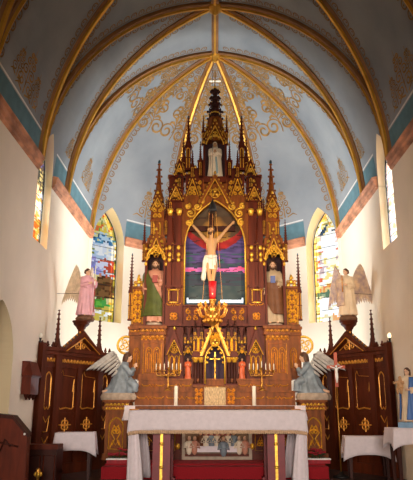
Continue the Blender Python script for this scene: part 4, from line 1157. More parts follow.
standing(sR, HS2, 'grey_robe', [(-.15, -.02, .59), (-.13, -.10, .49), (.25, -.3, -.6), (0, -1, 0)], [(.15, -.04, .59), (.045, -.13, .615), (-1, -.1, .2), (0, -1, 0)], beard=True, look=.1, cloak='umber_cloak', cloak_arc=((PI * 1.5, PI * 2.4), (PI * .95, PI * 2.4)), cz=(.13, .63), k=1.08)
mb = MB(); mb.box(-.035 * HS2, .04 * HS2, -.170 * HS2, -.135 * HS2, .61 * HS2, .72 * HS2); mb.build('book', M['book_blue'], sR)
lift_children(sR, .03)
# crowned lady statue high in the top niche
zv = hz(178.5, YA0)
st = thing('lady_statue', (0, YA0 + .02, zv), 'pale statue of a veiled praying lady high in the topmost niche', 'statue')
hv = hz(141.5, YA0) - zv
standing(st, hv, 'white_robe', [(-.13, -.06, .62), (-.02, -.13, .68), (.5, -.3, .8), (-1, -.2, 0)], [(.13, -.06, .62), (.02, -.13, .68), (-.5, -.3, .8), (1, -.2, 0)], cloak='white_robe', cloak_arc=(-.5, PI + .5), skin='pale_skin', veil='white_robe', cz=(.05, .8), k=1.0)
mb = MB(); mb.tube([Vector((.02, -.105, .55)) * hv, Vector((.035, -.118, .4)) * hv, Vector((.05, -.128, .2)) * hv, Vector((.05, -.13, .1)) * hv], [.02 * hv, .022 * hv, .025 * hv, .028 * hv], 6, 0, False, .5); mb.build('sash', M['pale_blue'], st)
# two statuettes flanking the tabernacle
for sx, lb in ((-1, 'small statuette in orange robe in the niche left of the gilt crucifix'), (1, 'small statuette in orange robe in the niche right of the gilt crucifix')):
    zq = hz(385, YA0); r = thing('angel_statuette', (sx * .49, YA0 - .0, zq), lb, 'statuette', -sx * -.2, 'orange robed statuettes')
    h = hz(357.5, YA0) - zq - .07
    disc(r, 'brown_base', .07, .07)
    standing(r, h, 'orange_robe', [(-.14, -.05, .62), (-.05, -.13, .66), (.3, -.4, .8), (-1, 0, 0)], [(.14, -.05, .62), (.05, -.13, .66), (-.3, -.4, .8), (1, 0, 0)], look=0, cloak='rose_robe', cloak_arc=(0.1, PI - .1), cz=(.3, .8))
    lift_children(r, .07)
# ------------------------------------------------------------------ crucifix before the painted sky
ycx = YA0 - .02
zc0 = hz(305, ycx); cr = thing('crucifix', (ax(-3.5, 260, ycx), ycx, zc0), 'large crucifix with pale figure in white loincloth before the painted sky', 'crucifix')
zz = lambda v: hz(v, ycx) - zc0
mb = MB(); mb.box(-.045, .045, .03, .08, 0, zz(212)); mb.box(-.46, .46, .03, .08, zz(230.5), zz(225.5))
mb.box(-.10, .10, .02, .09, 0, .03)
mb.build('cross', M['wood_dark'], cr)
sk = MB(); hz_ = zz(229); s = 1.12
at, R = head(sk, (-.015, -.055, zz(230)), s, -.35, .28)
P = lambda x, y, v: Vector((x, y, zz(v)))
sk.tube([P(0, -.02, 240), P(-.01, -.045, 233)], [.04, .036], 8)
sk.loft([(zz(262), 0, -.005, .092, .062, 0, 1, 0), (zz(256), 0, 0, .085, .058, 0, 1, 0), (zz(251), 0, 0, .078, .055, 0, 1, 0), (zz(246), 0, -.01, .098, .068, 0, 1, 0), (zz(241.5), 0, -.005, .112, .066, 0, 1, 0), (zz(238.5), 0, 0, .085, .05, 0, 1, 0)], 20)
for sg in (-1, 1):
    sh = P(sg * .10, .0, 240.5); el = P(sg * .25, .0, 231.5); wr = P(sg * .385, .005, 224)
    sk.ball(sh, (.048, .045, .045), 8); sk.tube([P(sg * .06, 0, 241), sh, (sh + el) / 2 + Vector((0, 0, -.005)), el, (el + wr) / 2, wr], [.045, .042, .036, .029, .030, .019], 8)
    hand(sk, wr, (sg * .7, -.15, .7), (0, -1, 0), 1.15, .5)
    hp = P(sg * .05, -.01, 262); kn = P(sg * .045, -.055, 274); an = P(sg * .018, -.01, 284.5)
    sk.tube([hp, (hp + kn) / 2 + Vector((sg * .008, -.008, 0)), kn, (kn * .6 + an * .4) + Vector((0, .012, 0)), an], [.058, .055, .040, .040, .023], 8)
    sk.tube([an, P(sg * .02, -.045, 287.5), P(sg * .014, -.065, 291)], [.024, .022, .013], 8)
sk.fuse('body', M['pale_skin'], cr, .006, 1)
hair_of(at, R, s, cr, True, True); eyes(at, R, s, cr)
mb = MB(); mb.tube([at(.055 * math.cos(t * PI / 8), .005 + .06 * math.sin(t * PI / 8), .035 + .005 * math.sin(3 * t)) for t in range(16)], .009, 5, 0, True)
for t in range(16): mb.ball(at(.062 * math.cos(t * PI / 8), .005 + .066 * math.sin(t * PI / 8), .037), (.007, .007, .013), 4)
mb.build('thorn_crown', M['wood_dark'], cr)
mb = MB(); mb.loft([(zz(270), 0, -.02, .112, .085, .10, 7, 0), (zz(265), 0, -.012, .110, .082, .09, 7, .4), (zz(260), 0, -.008, .106, .078, .05, 7, .9), (zz(255.5), 0, -.003, .096, .070, .04, 7, 1.2)], 36)
mb.tube([P(-.10, -.05, 256.5), P(-.13, -.05, 262), P(-.135, -.045, 270), P(-.15, -.03, 278), P(-.155, -.03, 281)], [.035, .04, .042, .05, .03], 8); mb.tube([P(-.10, -.075, 257), P(0, -.095, 259), P(.10, -.06, 256.5)], .022, 6)
mb.fuse('loincloth', M['loin'], cr, .007, 1)
# ------------------------------------------------------------------ kneeling angels on the pedestals
def kneeling(root, s, mw, flip):
    V = lambda x, y, q: Vector((x, y, q)) * s
    sk = MB(); at, R = head(sk, V(0, -.09, .80), s * 1.5, 0, .25)
    sk.tube([V(0, -.01, .60), V(0, -.05, .70), V(0, -.08, .76)], [.06 * s, .05 * s, .05 * s], 8)
    sk.loft([(.20 * s, 0, .06 * s, .11 * s, .10 * s, 0, 1, 0), (.45 * s, 0, .04 * s, .11 * s, .09 * s, 0, 1, 0), (.62 * s, 0, .0, .12 * s, .08 * s, 0, 1, 0)], 14)
    rb = MB()
    rb.loft([(.02 * s, 0, .10 * s, .20 * s, .33 * s, .07, 9, .2), (.10 * s, 0, .08 * s, .20 * s, .31 * s, .08, 9, .5), (.20 * s, 0, .05 * s, .19 * s, .25 * s, .07, 9, .9), (.32 * s, 0, .05 * s, .175 * s, .20 * s, .05, 9, 1.2), (.44 * s, 0, .04 * s, .15 * s, .14 * s, .03, 8, 1.2),
             (.54 * s, 0, .02 * s, .155 * s, .125 * s, .02, 8, 1.2), (.62 * s, 0, 0, .15 * s, .11 * s, 0, 8, 1), (.67 * s, 0, -.02 * s, .10 * s, .08 * s, 0, 8, 1), (.70 * s, 0, -.03 * s, .055 * s, .05 * s, 0, 8, 1)], 48)
    rb.tube([V(-.08, -.10, .30), V(-.09, -.26, .16), V(-.09, -.24, .05)], [.10 * s, .09 * s, .07 * s], 10); rb.tube([V(.09, -.08, .32), V(.10, -.24, .24), V(.10, -.25, .06)], [.10 * s, .085 * s, .08 * s], 10)
    for sg in (-1, 1):
        sh = V(sg * .14, 0, .60); el = V(sg * .15, -.14, .44); wr = V(sg * .035, -.24, .58)
        sk.tube([V(sg * .06, 0, .58), sh, el, wr], [.05 * s, .045 * s, .036 * s, .024 * s], 8); hand(sk, wr, (-sg * .25, -.35, .9), (-sg * -1, 0, 0), s * 1.5, .25)
        rb.ball(sh, (.065 * s, .065 * s, .065 * s), 10); rb.tube([sh, el, el * .3 + wr * .7], [.065 * s, .065 * s, .06 * s], 10); rb.tube([el * .5 + wr * .5, el * .5 + wr * .5 - V(0, -.0, .12)], [.05 * s, .03 * s], 8)
        sk.tube([V(sg * .08, .05, .22), V(sg * .08, .3, .08), V(sg * .08, .44, .05)], [.06 * s, .045 * s, .025 * s], 8)
    sk.fuse('body', M['skin'], root, .0085 * s, 1); rb.fuse('robe', M['blue_grey'], root, .013 * s, 1)
    hair_of(at, R, s * 1.5, root, False, True); eyes(at, R, s * 1.5, root)
    for k in (-1, 1): wing(root, mw, V(k * .07, .04, .56), (k * .06, .30, 1), (k * .15, 1, .0), .64 * s, .12 * s, 8, (k * .08, .74, -.67))
    mb = MB()
    for i in range(16):
        t = 2 * PI * i / 16; mb.ball((.17 * s * math.cos(t), .09 * s + .30 * s * math.sin(t), -.05 * s), (.075 * s, .075 * s, .075 * s), 8)
    mb.loft([(-.12 * s, 0, .09 * s, .22 * s, .36 * s, .04, 7, 0), (-.05 * s, 0, .09 * s, .24 * s, .38 * s, .05, 7, 0), (.03 * s, 0, .09 * s, .21 * s, .34 * s, .05, 7, 0)], 32)
    mb.fuse('cloud_base', M['stone'], root, .013 * s, 1)
zk = hz(400, 10.5)
sk_ = .80
kl = thing('kneeling_angel', (-1.60, 10.74, zk + .12 * sk_), 'kneeling angel in blue grey robe on the left pedestal, wing swept back', 'angel statue', PI / 2 + .22)
kneeling(kl, sk_, 'wing_grey', 1)
kr = thing('kneeling_angel', (1.63, 10.74, zk + .12 * sk_), 'kneeling angel in blue grey robe on the right pedestal near the processional cross', 'angel statue', -PI / 2 - .22)
kneeling(kr, sk_, 'wing_grey', -1)
# ------------------------------------------------------------------ side screens
SCR = {}
def screen(sx):
    th = math.radians(60) * (1 if sx < 0 else -1)
    mid = Vector((sx * 2.335, 10.50, 0)); w = 1.86; KX = 1.31
    r = thing('altar_screen', mid, 'carved dark wood gabled screen by the %s wall, behind the %s' % (('left', 'small draped table') if sx < 0 else ('right', 'processional cross')), 'screen', th)
    hw = w / 2; zt1 = 1.98; o_ = -sx       # local: outer end (towards the wall) at x = sx*hw ... outer sign
    X = lambda x: x * sx * KX                    # x measured from inner(-) to outer(+)
    S = lambda a, b: sorted((X(a), X(b)))
    mb = MB(); mb.box(-hw, hw, 0, .12, 0, zt1 - .1); mb.box(-hw, hw, -.04, .14, 0, .16); mb.box(-hw - .0, hw, -.03, .14, zt1 - .12, zt1 - .06); mb.box(-hw, hw, -.06, .14, zt1 - .06, zt1); mb.box(-hw, hw, -.02, .12, zt1 - .32, zt1 - .28)
    for a in (.66, .40, -.40, -.66): mb.box(*S(a - .05, a + .05), -.05, 0, .16, zt1 - .12)
    mb.box(*S(-.035, .035), -.035, 0, .16, zt1 - .3)
    mb.box(*S(.66, .71), -.08, .14, 0, zt1 + .05)
    mb.box(*S(-.36, .36), -.02, 0, .90, .95)
    fr = mb.build('panelling', M['screen'], r); g = MB()
    for a, b in ((.06, .34), (-.34, -.06)):
        lo, hi = S(a, b); c = (lo + hi) / 2; k = .05
        g.tube([(lo + .02, -.004, 1.02), (lo + .02, -.004, zt1 - .42), (lo + .06, -.004, zt1 - .36), (lo + .02 + .07, -.004, zt1 - .44), (hi - .02, -.004, zt1 - .46)], .006, 4)
        g.tube([(lo + .0, -.004, 1.04), (lo + .05, -.004, 1.0), (c, -.004, 1.02), (hi - .05, -.004, 1.0), (hi, -.004, 1.04)], .009, 4)
        g.tube([(hi - .02, -.004, 1.02), (hi - .02, -.004, zt1 - .6), (hi - .05, -.004, zt1 - .7), (hi - .02, -.004, zt1 - .5)], .008, 4)
        trefoil(g, c, .75, -.004, .08, .010); g.tube([(c - .14, -.004, .75), (c + .14, -.004, .75)], .008, 4); g.tube([(c, -.004, .64), (c, -.004, .86)], .008, 4)
    for a, b in ((.45, .61), (-.61, -.45)):
        lo, hi = S(a, b); c = (lo + hi) / 2
        g.tube(xz(lancet(.06, 1.06, zt1 - .5, zt1 - .4, c, 5), -.004), .008, 4); g.tube([(c - .07, -.004, 1.06), (c - .03, -.004, 1.0), (c, -.004, 1.03), (c + .03, -.004, 1.0), (c + .07, -.004, 1.06)], .009, 4)
        g.tube([(c - .07, -.004, .90), (c, -.004, .80), (c + .07, -.004, .90), (c + .04, -.004, .66), (c - .04, -.004, .66)], .007, 4)
        g.tube([(c - .07, -.004, .58), (c, -.004, .48), (c + .07, -.004, .58)], .008, 4)
    frieze(g, -hw + .06, hw - .06, zt1 - .20, -.006, .07, 22)
    gild(g, fr, m=M['gold_dull'])
    # cresting
    for k in range(15):
        x = -.84 + k * .12
        if abs(x) < .46 or abs(abs(x) - .52) < .06: continue
        c = MB(); c.ball((x, .04, zt1 + .05), (.022, .018, .05), 6)
        for q in (-1, 1): c.ball((x + q * .022, .04, zt1 + .035), (.02, .014, .02), 6)
        c.build('crest_leaf', M['screen'], r)
    # gable
    zg = 2.30; mb = MB(); g = MB(); gablet(mb, g, 0, -.03, .52, zt1 - .06, zg, .12, .075, True, False)
    mb.prism([(-.43, zt1 - .06), (.43, zt1 - .06), (0, zg - .1)], 0, .06)
    go = mb.build('gable', M['screen'], r)
    for sg in (-1, 1): g.tube([(p[0], -.01, p[1]) for p in spiral(sg * .08, zt1 + .06, .06, 1.2, 0, sg, 12)], .009, 4)
    g.tube([(0, -.01, zt1), (0, -.01, zt1 + .22)], .009, 4); trefoil(g, 0, zt1 + .16, -.01, .04, .008); g.tube([(-.31, -.01, zt1 - .02), (.31, -.01, zt1 - .02), (0, -.01, zg - .17)], .008, 4, 0, True)
    gild(g, go, m=M['gold_dull'])
    mb = MB(); mb.lathe([(.05, zg - .06), (.055, zg), (.06, zg + .03), (.08, zg + .05), (.085, zg + .07), (.13, zg + .11), (.14, zg + .12), (.14, zg + .15), (.16, zg + .16), (.16, zg + .18)], 0, .0, 12)
    mb.build('corbel_capital', M['screen'], r)
    for a in (.40, -.40): pinnacle(r, X(a), .03, zt1 - .06, zt1 + .66, .085, M['screen'], False, .12)
    return r, mid, th, zg + .18
sl, ml, tl, zang = screen(-1)
sr, mr, tr_, _ = screen(1)
# standing angels on the gables
def screen_angel(mid, th, label, robe, mw, sx):
    r = thing('standing_angel', (mid.x + (.06 if sx < 0 else 0), mid.y, zang), label, 'angel statue', .55 if sx < 0 else th * .36)
    mb = MB(); mb.loft([(0, 0, 0, .15, .14, .05, 6, 0), (.04, 0, 0, .16, .15, .08, 6, 1), (.09, 0, 0, .13, .12, .08, 6, 2)], 24); mb.build('base', M['brown_base'], r)
    h = .86
    if sx < 0: standing(r, h, robe, [(-.13, -.06, .62), (-.01, -.15, .66), (.8, -.2, .4), (0, -1, 0)], [(.16, -.06, .62), (.115, -.16, .70), (-.2, -.2, 1), (0, -1, 0)], look=.4, tilt=.2, long_=False, k=1.22)
    else: standing(r, h, robe, [(-.14, -.05, .63), (-.06, -.16, .74), (.1, -.1, 1), (0, -1, 0)], [(.15, -.05, .60), (.03, -.15, .62), (-1, 0, .2), (0, -1, 0)], look=-.5, tilt=.15, long_=False, k=1.25, cloak='wing_lilac', cloak_arc=(PI * .75, PI * 1.45), cz=(.2, .78))
    # staff or trumpet held in the hands
    st = MB()
    if sx < 0: st.tube([(.09, -.135, .10), (.092, -.14, .98)], .010, 6); st.build('staff', M['white'], r); q = MB().tube([(.090, -.147, .14), (.092, -.150, .62)], .008, 6); q.build('staff_ribbon', M['red_flower'], r)
    else: st.tube([(-.05, -.135, .50), (-.045, -.14, .80)], .011, 6); st.build('staff', M['gold_dull'], r)
    for k in (-1, 1):
        wing(r, mw, (k * .06, .09, .60), (k * (.16 if sx > 0 else .08), .18 if sx > 0 else .12, 1), (k * (.8 if sx > 0 else .45), .6, .25), .74 if sx > 0 else .68, .14 if sx > 0 else .11, 9, (k * .12, .16, -1))
    mb = MB().tube([(-sx * -.0 + sx * .10, .10, .50), (sx * .42, .40, .51)], .004, 4); mb.build('stay_wire', M['black'], r)
    for o in bpy.data.objects:
        if o.parent == r and o.name.split('.')[0] in ('body', 'robe', 'hair', 'eyes', 'cloak'): o.location.z += .085
    return r
screen_angel(ml, tl, 'standing angel in pink robe with staff, on the gable of the left screen', 'pink_robe', 'wing_tan', -1)
screen_angel(mr, tr_, 'standing angel in cream robe with lilac wings, on the gable of the right screen', 'cream_robe', 'wing_lilac', 1)
# small candle lamps on the outer posts of the screens
for mid, th, sx, lb in ((ml, tl, -1, 'small white lamp on the outer post of the left screen'), (mr, tr_, 1, 'small glowing lamp on the outer post of the right screen')):
    p = mid + Matrix.Rotation(th, 3, 'Z') @ Vector((sx * .90, .03, 2.03))
    r = thing('post_lamp', p, lb, 'lamp'); MB().lathe([(.035, 0), (.035, .02), (.015, .03), (.015, .06), (.03, .075)], 0, 0, 8).build('socket', M['black'], r)
    MB().lathe([(.022, .075), (.034, .10), (.030, .13), (.012, .155)], 0, 0, 8).build('bulb', M['wax'] if sx < 0 else M['bulb_lit'], r)
# ------------------------------------------------------------------ things on and before the altar
# tabernacle veil and gilt crucifix
tv = thing('tabernacle_veil', (0, YA0 - .36, 1.05), 'pleated beige brocade veil hanging before the tabernacle door', 'veil')
vz1 = hz(387, YA0 - .36) - 1.05; mb = MB(); n = 48; w = .185
vs = []
for j in range(7):
    for i in range(n + 1):
        x = -w + 2 * w * i / n; vs.append((x, -.018 - .010 * math.cos(i * 2 * PI / 4.8) * (1 - .3 * j / 6), vz1 * j / 6))
mb.add(vs, [(j * (n + 1) + i, j * (n + 1) + i + 1, (j + 1) * (n + 1) + i + 1, (j + 1) * (n + 1) + i) for j in range(6) for i in range(n)], 0, True)
o = mb.build('curtain', M['veil'], tv); o.modifiers.new('t', 'SOLIDIFY').thickness = .006
MB().tube([(-w - .01, -.02, vz1), (w + .01, -.02, vz1)], .008, 6).build('rod', M['brass'], tv)
zx = hz(386, YA0 - .05); gc = thing('altar_crucifix', (0, YA0 - .06, zx), 'slender gilt crucifix standing in the dark central niche', 'crucifix')
H1 = hz(352.5, YA0 - .05) - zx
mb = MB(); mb.lathe([(.065, 0), (.065, .02), (.04, .04), (.022, .08), (.03, .12), (.018, .16), (.025, .20), (.014, .24), (.014, .27)], 0, 0, 10); mb.build('foot', M['brass'], gc)
mb = MB(); mb.box(-.013, .013, -.01, .01, .25, H1); mb.box(-.085, .085, -.01, .01, H1 - .13, H1 - .105)
for p in ((0, H1), (-.085, H1 - .117), (.085, H1 - .117)): mb.ball((p[0], 0, p[1]), (.02, .012, .02), 6)
mb.build('cross', M['gold'], gc)
sk = MB(); sk.ball((0, -.02, H1 - .09), (.014, .014, .018), 8); sk.tube([(0, -.016, H1 - .12), (0, -.02, H1 - .20)], [.02, .015], 8)
for sg in (-1, 1):
    sk.tube([(sg * .015, -.016, H1 - .125), (sg * .07, -.014, H1 - .112)], [.009, .007], 6); sk.tube([(sg * .008, -.02, H1 - .20), (sg * .008, -.028, H1 - .26), (sg * .004, -.016, H1 - .32)], [.012, .010, .007], 6)
sk.fuse('body', M['gold'], gc, .004, 1)
# candelabra: seven branches each
for sx, nm in ((-1, 'left'), (1, 'right')):
    Yc = YA0 - .24; zb = hz(391, YA0)
    px = wx(168, 385, Yc) if sx < 0 else wx(262, 385, Yc)
    r = thing('candelabrum', (px, Yc, zb), 'gilt seven branched candelabrum on the shelf %s of the tabernacle' % nm, 'candelabrum')
    mb = MB(); mb.lathe([(.07, 0), (.07, .015), (.03, .035), (.014, .06), (.022, .10), (.012, .13), (.012, .27), (.02, .29), (.012, .31), (.01, .36)], 0, 0, 10)
    mb.build('stem', M['brass'], r)
    for k in range(-3, 4):
        tx = k * .072; tz = .36 - .022 * (3 - abs(k)) * 0 + (.04 if k == 0 else .0) - .012 * (abs(k) - 1) * 0
        b = MB()
        if k: b.tube([(0, 0, .25), (tx * .5, -.0, .285 - .010 * abs(k)), (tx * .9, 0, .30 - .014 * abs(k)), (tx, 0, .315), (tx, 0, tz - .02)], .007, 6)
        b.lathe([(.008, tz - .03), (.022, tz - .02), (.024, tz - .005), (.012, tz)], tx, 0, 8)
        b.build('branch', M['brass'], r)
        od = ['outermost left', 'second from left', 'third from left', 'middle', 'third from right', 'second from right', 'outermost right'][k + 3]
        c = MB().lathe([(.0095, 0), (.0095, .10), (.003, .106), (.002, .118)], 0, 0, 8).build('candle', M['wax'], None, (px + tx, Yc, zb + tz))
        tag(c, 'thin white candle, %s on the candelabrum %s of the tabernacle' % (od, nm), 'candle', 'candelabra candles')
    Yp = YA0 - .44; pxx = wx(176, 393, Yp) if sx < 0 else wx(254, 393, Yp)
    c = MB().lathe([(.034, 0), (.034, hz(386.5, Yp) - 1.05), (.028, hz(386.5, Yp) - 1.045), (.006, hz(386.5, Yp) - 1.04)], 0, 0, 16).build('pillar_candle', M['wax'], None, (pxx, Yp, 1.054))
    tag(c, 'thick white pillar candle at the %s on the high altar mensa' % nm, 'candle', 'pillar candles')
# mensa cloth of the high altar: a thin linen with ends hanging past the sides
mb = MB(); mb.box(-1.50, 1.50, -.64, -.30, 1.05, 1.056)
for sx in (-1, 1):
    vs = []
    for j in range(5):
        for i in range(13):
            vs.append((sx * (1.50 + .03 * j / 4 + .006 * math.cos(i * 1.3) * j), -.66 + .36 * i / 12, 1.056 - .24 * j / 4))
    mb.add(vs, [(j * 13 + i, j * 13 + i + 1, (j + 1) * 13 + i + 1, (j + 1) * 13 + i) for j in range(4) for i in range(12)], 0, True)
    mb.box(*sorted((sx * 1.34, sx * 1.52)), -.655, -.645, .82, 1.056)
o = mb.build('mensa_cloth', M['cloth'], None, (0, YA0, 0)); o.modifiers.new('t', 'SOLIDIFY').thickness = .004
tag(o, 'white linen on the high altar mensa with short hanging ends', 'cloth')
# hanging sanctuary lamp
Yl = 10.15; zl = hz(318, Yl); lp = thing('sanctuary_lamp', (wx(212.5, 300, Yl), Yl, zl), 'hanging gilt sanctuary lamp with red glass before the great arch', 'lamp')
q = lambda v: hz(v, Yl) - zl
mb = MB(); mb.lathe([(.005, q(333)), (.02, q(331)), (.03, q(328)), (.02, q(326)), (.07, q(324)), (.13, q(320)), (.145, q(316)), (.10, q(313)), (.09, q(311)), (.12, q(309)), (.05, q(306)), (.035, q(304)), (.06, q(301)), (.07, q(299.5))], 0, 0, 20)
bo = mb.build('bowl', M['brass'], lp); g = MB()
for k in range(12):
    t = k * PI / 6; c_, s_ = math.cos(t), math.sin(t)
    g.tube([(.13 * c_, .13 * s_, q(318)), (.21 * c_, .21 * s_, q(316)), (.25 * c_, .25 * s_, q(310)), (.20 * c_, .20 * s_, q(306)), (.17 * c_, .17 * s_, q(309))], .014, 5); g.ball((.23 * c_, .23 * s_, q(305)), (.025, .025, .04), 6)
    g.ball((.14 * c_, .14 * s_, q(321)), (.03, .03, .03), 6)
g.build('bowl_scrolls', M['gold_dull'], bo)
MB().lathe([(.045, q(299.5)), (.058, q(296)), (.062, q(290)), (.07, q(281.5))], 0, 0, 20).build('red_glass', M['red_glass'], lp)
MB().ball((-.0, -.072, q(294.5)), (.010, .006, .013), 8).build('flame', M['flame'], lp)
mb = MB(); mb.lathe([(.082, q(212)), (.078, q(210)), (.060, q(206)), (.035, q(202.5)), (.015, q(201)), (.01, q(199.5))], 0, 0, 18); mb.build('smoke_bell', M['black'], lp)
for k in range(3):
    t = k * 2 * PI / 3 + PI / 2; MB().tube([(.20 * math.cos(t), .20 * math.sin(t), q(306)), (.065 * math.cos(t), .065 * math.sin(t), q(211))], .0022, 4).build('chain', M['gold_dull'], lp)
MB().tube([(0, 0, q(200)), (0, 0, ZR - .14 - zl)], .0035, 5).build('chain', M['black'], lp)
# ------------------------------------------------------------------ free-standing altar table
Yt = 8.5; tx = .035
at_ = thing('altar_table', (tx, Yt, 0), 'altar table with crimson gilt-striped legs under a white cloth', 'table')
MB().box(-1.18, 1.18, .03, 1.02, .93, .985).build('tabletop', M['wood'], at_)
for x in (-.765, .80):
    for y in (.22, .80):
        mb = MB(); mb.box(x - .12, x + .12, y - .07, y + .07, .06, .93); mb.box(x - .15, x + .15, y - .10, y + .10, 0, .06); lg = mb.build('leg', M['red_panel'], at_)
        g = MB(); g.box(x - .016, x + .016, y - .078, y - .07, .08, .91)
        for q_ in (.25, .55, .84): g.ball((x, y - .078, q_), (.03, .010, .02), 8)
        gild(g, lg)
mb = MB(); mb.box(-1.1, 1.1, .10, .13, .82, .93); mb.build('rail', M['wood_red'], at_)
# table cloth with drops and flared corners
cl = thing('altar_cloth', (tx, Yt, .99), 'white altar cloth with lace hem on the front altar table', 'tablecloth')
mb = MB(); mb.box(-1.195, 1.195, 0, 1.05, -.004, .004)
n = 60; vs = []
for j in range(7):
    for i in range(n + 1):
        x = -1.20 + 2.40 * i / n; q_ = j / 6; e = max(0, (abs(x) - .97) / .23)
        vs.append((x * (1 + .012 * q_ * e), -.006 - q_ * (.018 + .012 * math.sin(i * .9) + .05 * e * e), .003 - .265 * q_ * (1 + .10 * e * e) - .004 * math.sin(i * .5) * q_))
mb.add(vs, [(j * (n + 1) + i, j * (n + 1) + i + 1, (j + 1) * (n + 1) + i + 1, (j + 1) * (n + 1) + i) for j in range(6) for i in range(n)], 0, True)
n2 = 36
for sx in (-1, 1):
    vs = []
    for j in range(11):
        q_ = j / 10
        for i in range(n2 + 1):
            y = -.01 + 1.06 * i / n2; pl = math.sin(i * 2 * PI / 6.5)
            xx = 1.20 + .02 * q_ - .045 * q_ * (1 - pl) - .05 * q_ * (i / n2)
            vs.append((sx * xx, y - .05 * q_ * (1 if i < 3 else 0) * (1 - q_), .003 - .965 * q_))
    mb.add(vs, [(j * (n2 + 1) + i, j * (n2 + 1) + i + 1, (j + 1) * (n2 + 1) + i + 1, (j + 1) * (n2 + 1) + i) for j in range(10) for i in range(n2)], 0, True)
    # rear edge turned in so that the hanging end has a fold at front and back
    for y0, w_ in ((.0, .27), (1.04, .26)):
        vs = []
        for j in range(9):
            q_ = j / 8
            for i in range(9): vs.append((sx * (1.205 - w_ * q_ ** .4 * i / 8 * (.85 if j else .3)), y0 - .01 + .025 * math.sin(i * 1.4 + j * .2), -.02 - .945 * q_))
        mb.add(vs, [(j * 9 + i, j * 9 + i + 1, (j + 1) * 9 + i + 1, (j + 1) * 9 + i) for j in range(8) for i in range(8)], 0, True)
o = mb.build('linen', M['cloth'], cl); o.modifiers.new('t', 'SOLIDIFY').thickness = .005
mb = MB()
for i in range(84):
    x = -1.19 + 2.38 * i / 83; e = max(0, (abs(x) - .97) / .23)
    mb.ball((x, -.028 - .05 * e * e - .012 * math.sin(i / 83 * 60 * .9), -.275 * (1 + .08 * e * e)), (.019, .006, .03), 6)
mb.build('lace_hem', M['lace'], cl)
# ------------------------------------------------------------------ credence tables with white cloths
def cred(xc, yc, w, d, h, rz, tl, cll, drop, group):
    t = thing('credence_table', (xc, yc, 0), tl, 'table', rz)
    MB().box(-w / 2 + .03, w / 2 - .03, -d / 2 + .03, d / 2 - .03, h - .05, h - .006).build('tabletop', M['wood_dark'], t)
    for sx in (-1, 1):
        for sy in (-1, 1): MB().frustum(sx * (w / 2 - .07), sy * (d / 2 - .07), 0, h - .05, .028, .04).build('leg', M['wood_dark'], t)
    mb = MB(); mb.box(-w / 2 + .05, w / 2 - .05, -d / 2 + .05, d / 2 - .05, h - .14, h - .05); mb.build('apron', M['wood_dark'], t)
    c = MB(); N = 72; vs = []; P = []
    per = []
    for i in range(18): per.append((-w / 2 + w * i / 18, -d / 2))
    for i in range(18): per.append((w / 2, -d / 2 + d * i / 18))
    for i in range(18): per.append((w / 2 - w * i / 18, d / 2))
    for i in range(18): per.append((-w / 2, d / 2 - d * i / 18))
    for j in range(7):
        q = j / 6
        for i, (x, y) in enumerate(per):
            cn = min(abs(i % 18), 18 - i % 18) / 9.0; f = 1 + q * (.05 + .10 * (1 - cn) ** 2 + .025 * math.sin(i * 1.4)); L = drop * (1 + .38 * (1 - cn) ** 3)
            vs.append((x * f, y * f, .004 - L * q))
    c.add(vs, [(j * N + i, j * N + (i + 1) % N, (j + 1) * N + (i + 1) % N, (j + 1) * N + i) for j in range(6) for i in range(N)] + [tuple(range(N))], 0, True)
    o = c.build('credence_cloth', M['cloth'], None, (xc, yc, h)); o.rotation_euler.z = rz; o.modifiers.new('t', 'SOLIDIFY').thickness = .004
    tag(o, cll, 'tablecloth')
cred(-2.12, 9.62, .58, .42, .66, .12, 'small dark table under a white cloth before the left screen', 'white cloth draped over the small table by the left screen', .25, None)
cred(2.33, 9.72, .68, .42, .60, -.10, 'small dark table under a white cloth before the right screen', 'white cloth draped over the small table by the right screen', .26, None)
cred(2.56, 8.42, .46, .44, .765, 0, 'dark table carrying the blue cloaked lady statue at the right wall', 'white cloth under the blue cloaked lady statue', .20, None)
# lady with child on the right table
mj = thing('lady_statue', (2.625, 8.40, .772), 'statue of a lady in blue cloak holding a child, on the right wall table', 'statue', -.55)
MB().box(-.14, .14, -.12, .12, 0, .07).build('base', M['sky_blue'], mj)
hm = .72
standing(mj, hm, 'cream_robe', [(-.15, -.05, .60), (-.11, -.12, .60), (.5, -.5, .2), (0, -1, 0)], [(.15, -.06, .60), (.05, -.14, .58), (-.9, -.3, .1), (0, -1, 0)], look=-.3, cloak='blue_cloak', cloak_arc=((-1.75, PI + .2), (-1.2, PI + .4)), cz=(.04, .82), k=1.05)
lift_children(mj, .07)
ch = MB(); cv = lambda x, y, q: Vector((x, y, q)) * hm + Vector((0, 0, .07))
head(ch, cv(-.10, -.15, .80), .45, -.4, 0); ch.tube([cv(-.10, -.14, .62), cv(-.10, -.145, .70), cv(-.10, -.15, .78)], [.040, .042, .02], 8)
for q_ in (-1, 1):
    ch.tube([cv(-.10 + q_ * .05, -.145, .73), cv(-.12 + q_ * .09, -.19, .70), cv(-.14 + q_ * .06, -.23, .73)], [.018, .015, .011], 6)
    ch.tube([cv(-.10 + q_ * .03, -.15, .63), cv(-.11 + q_ * .04, -.21, .58), cv(-.11 + q_ * .03, -.20, .50)], [.026, .022, .014], 8)
ch.fuse('child_figure', M['pale_skin'], mj, .005, 1)
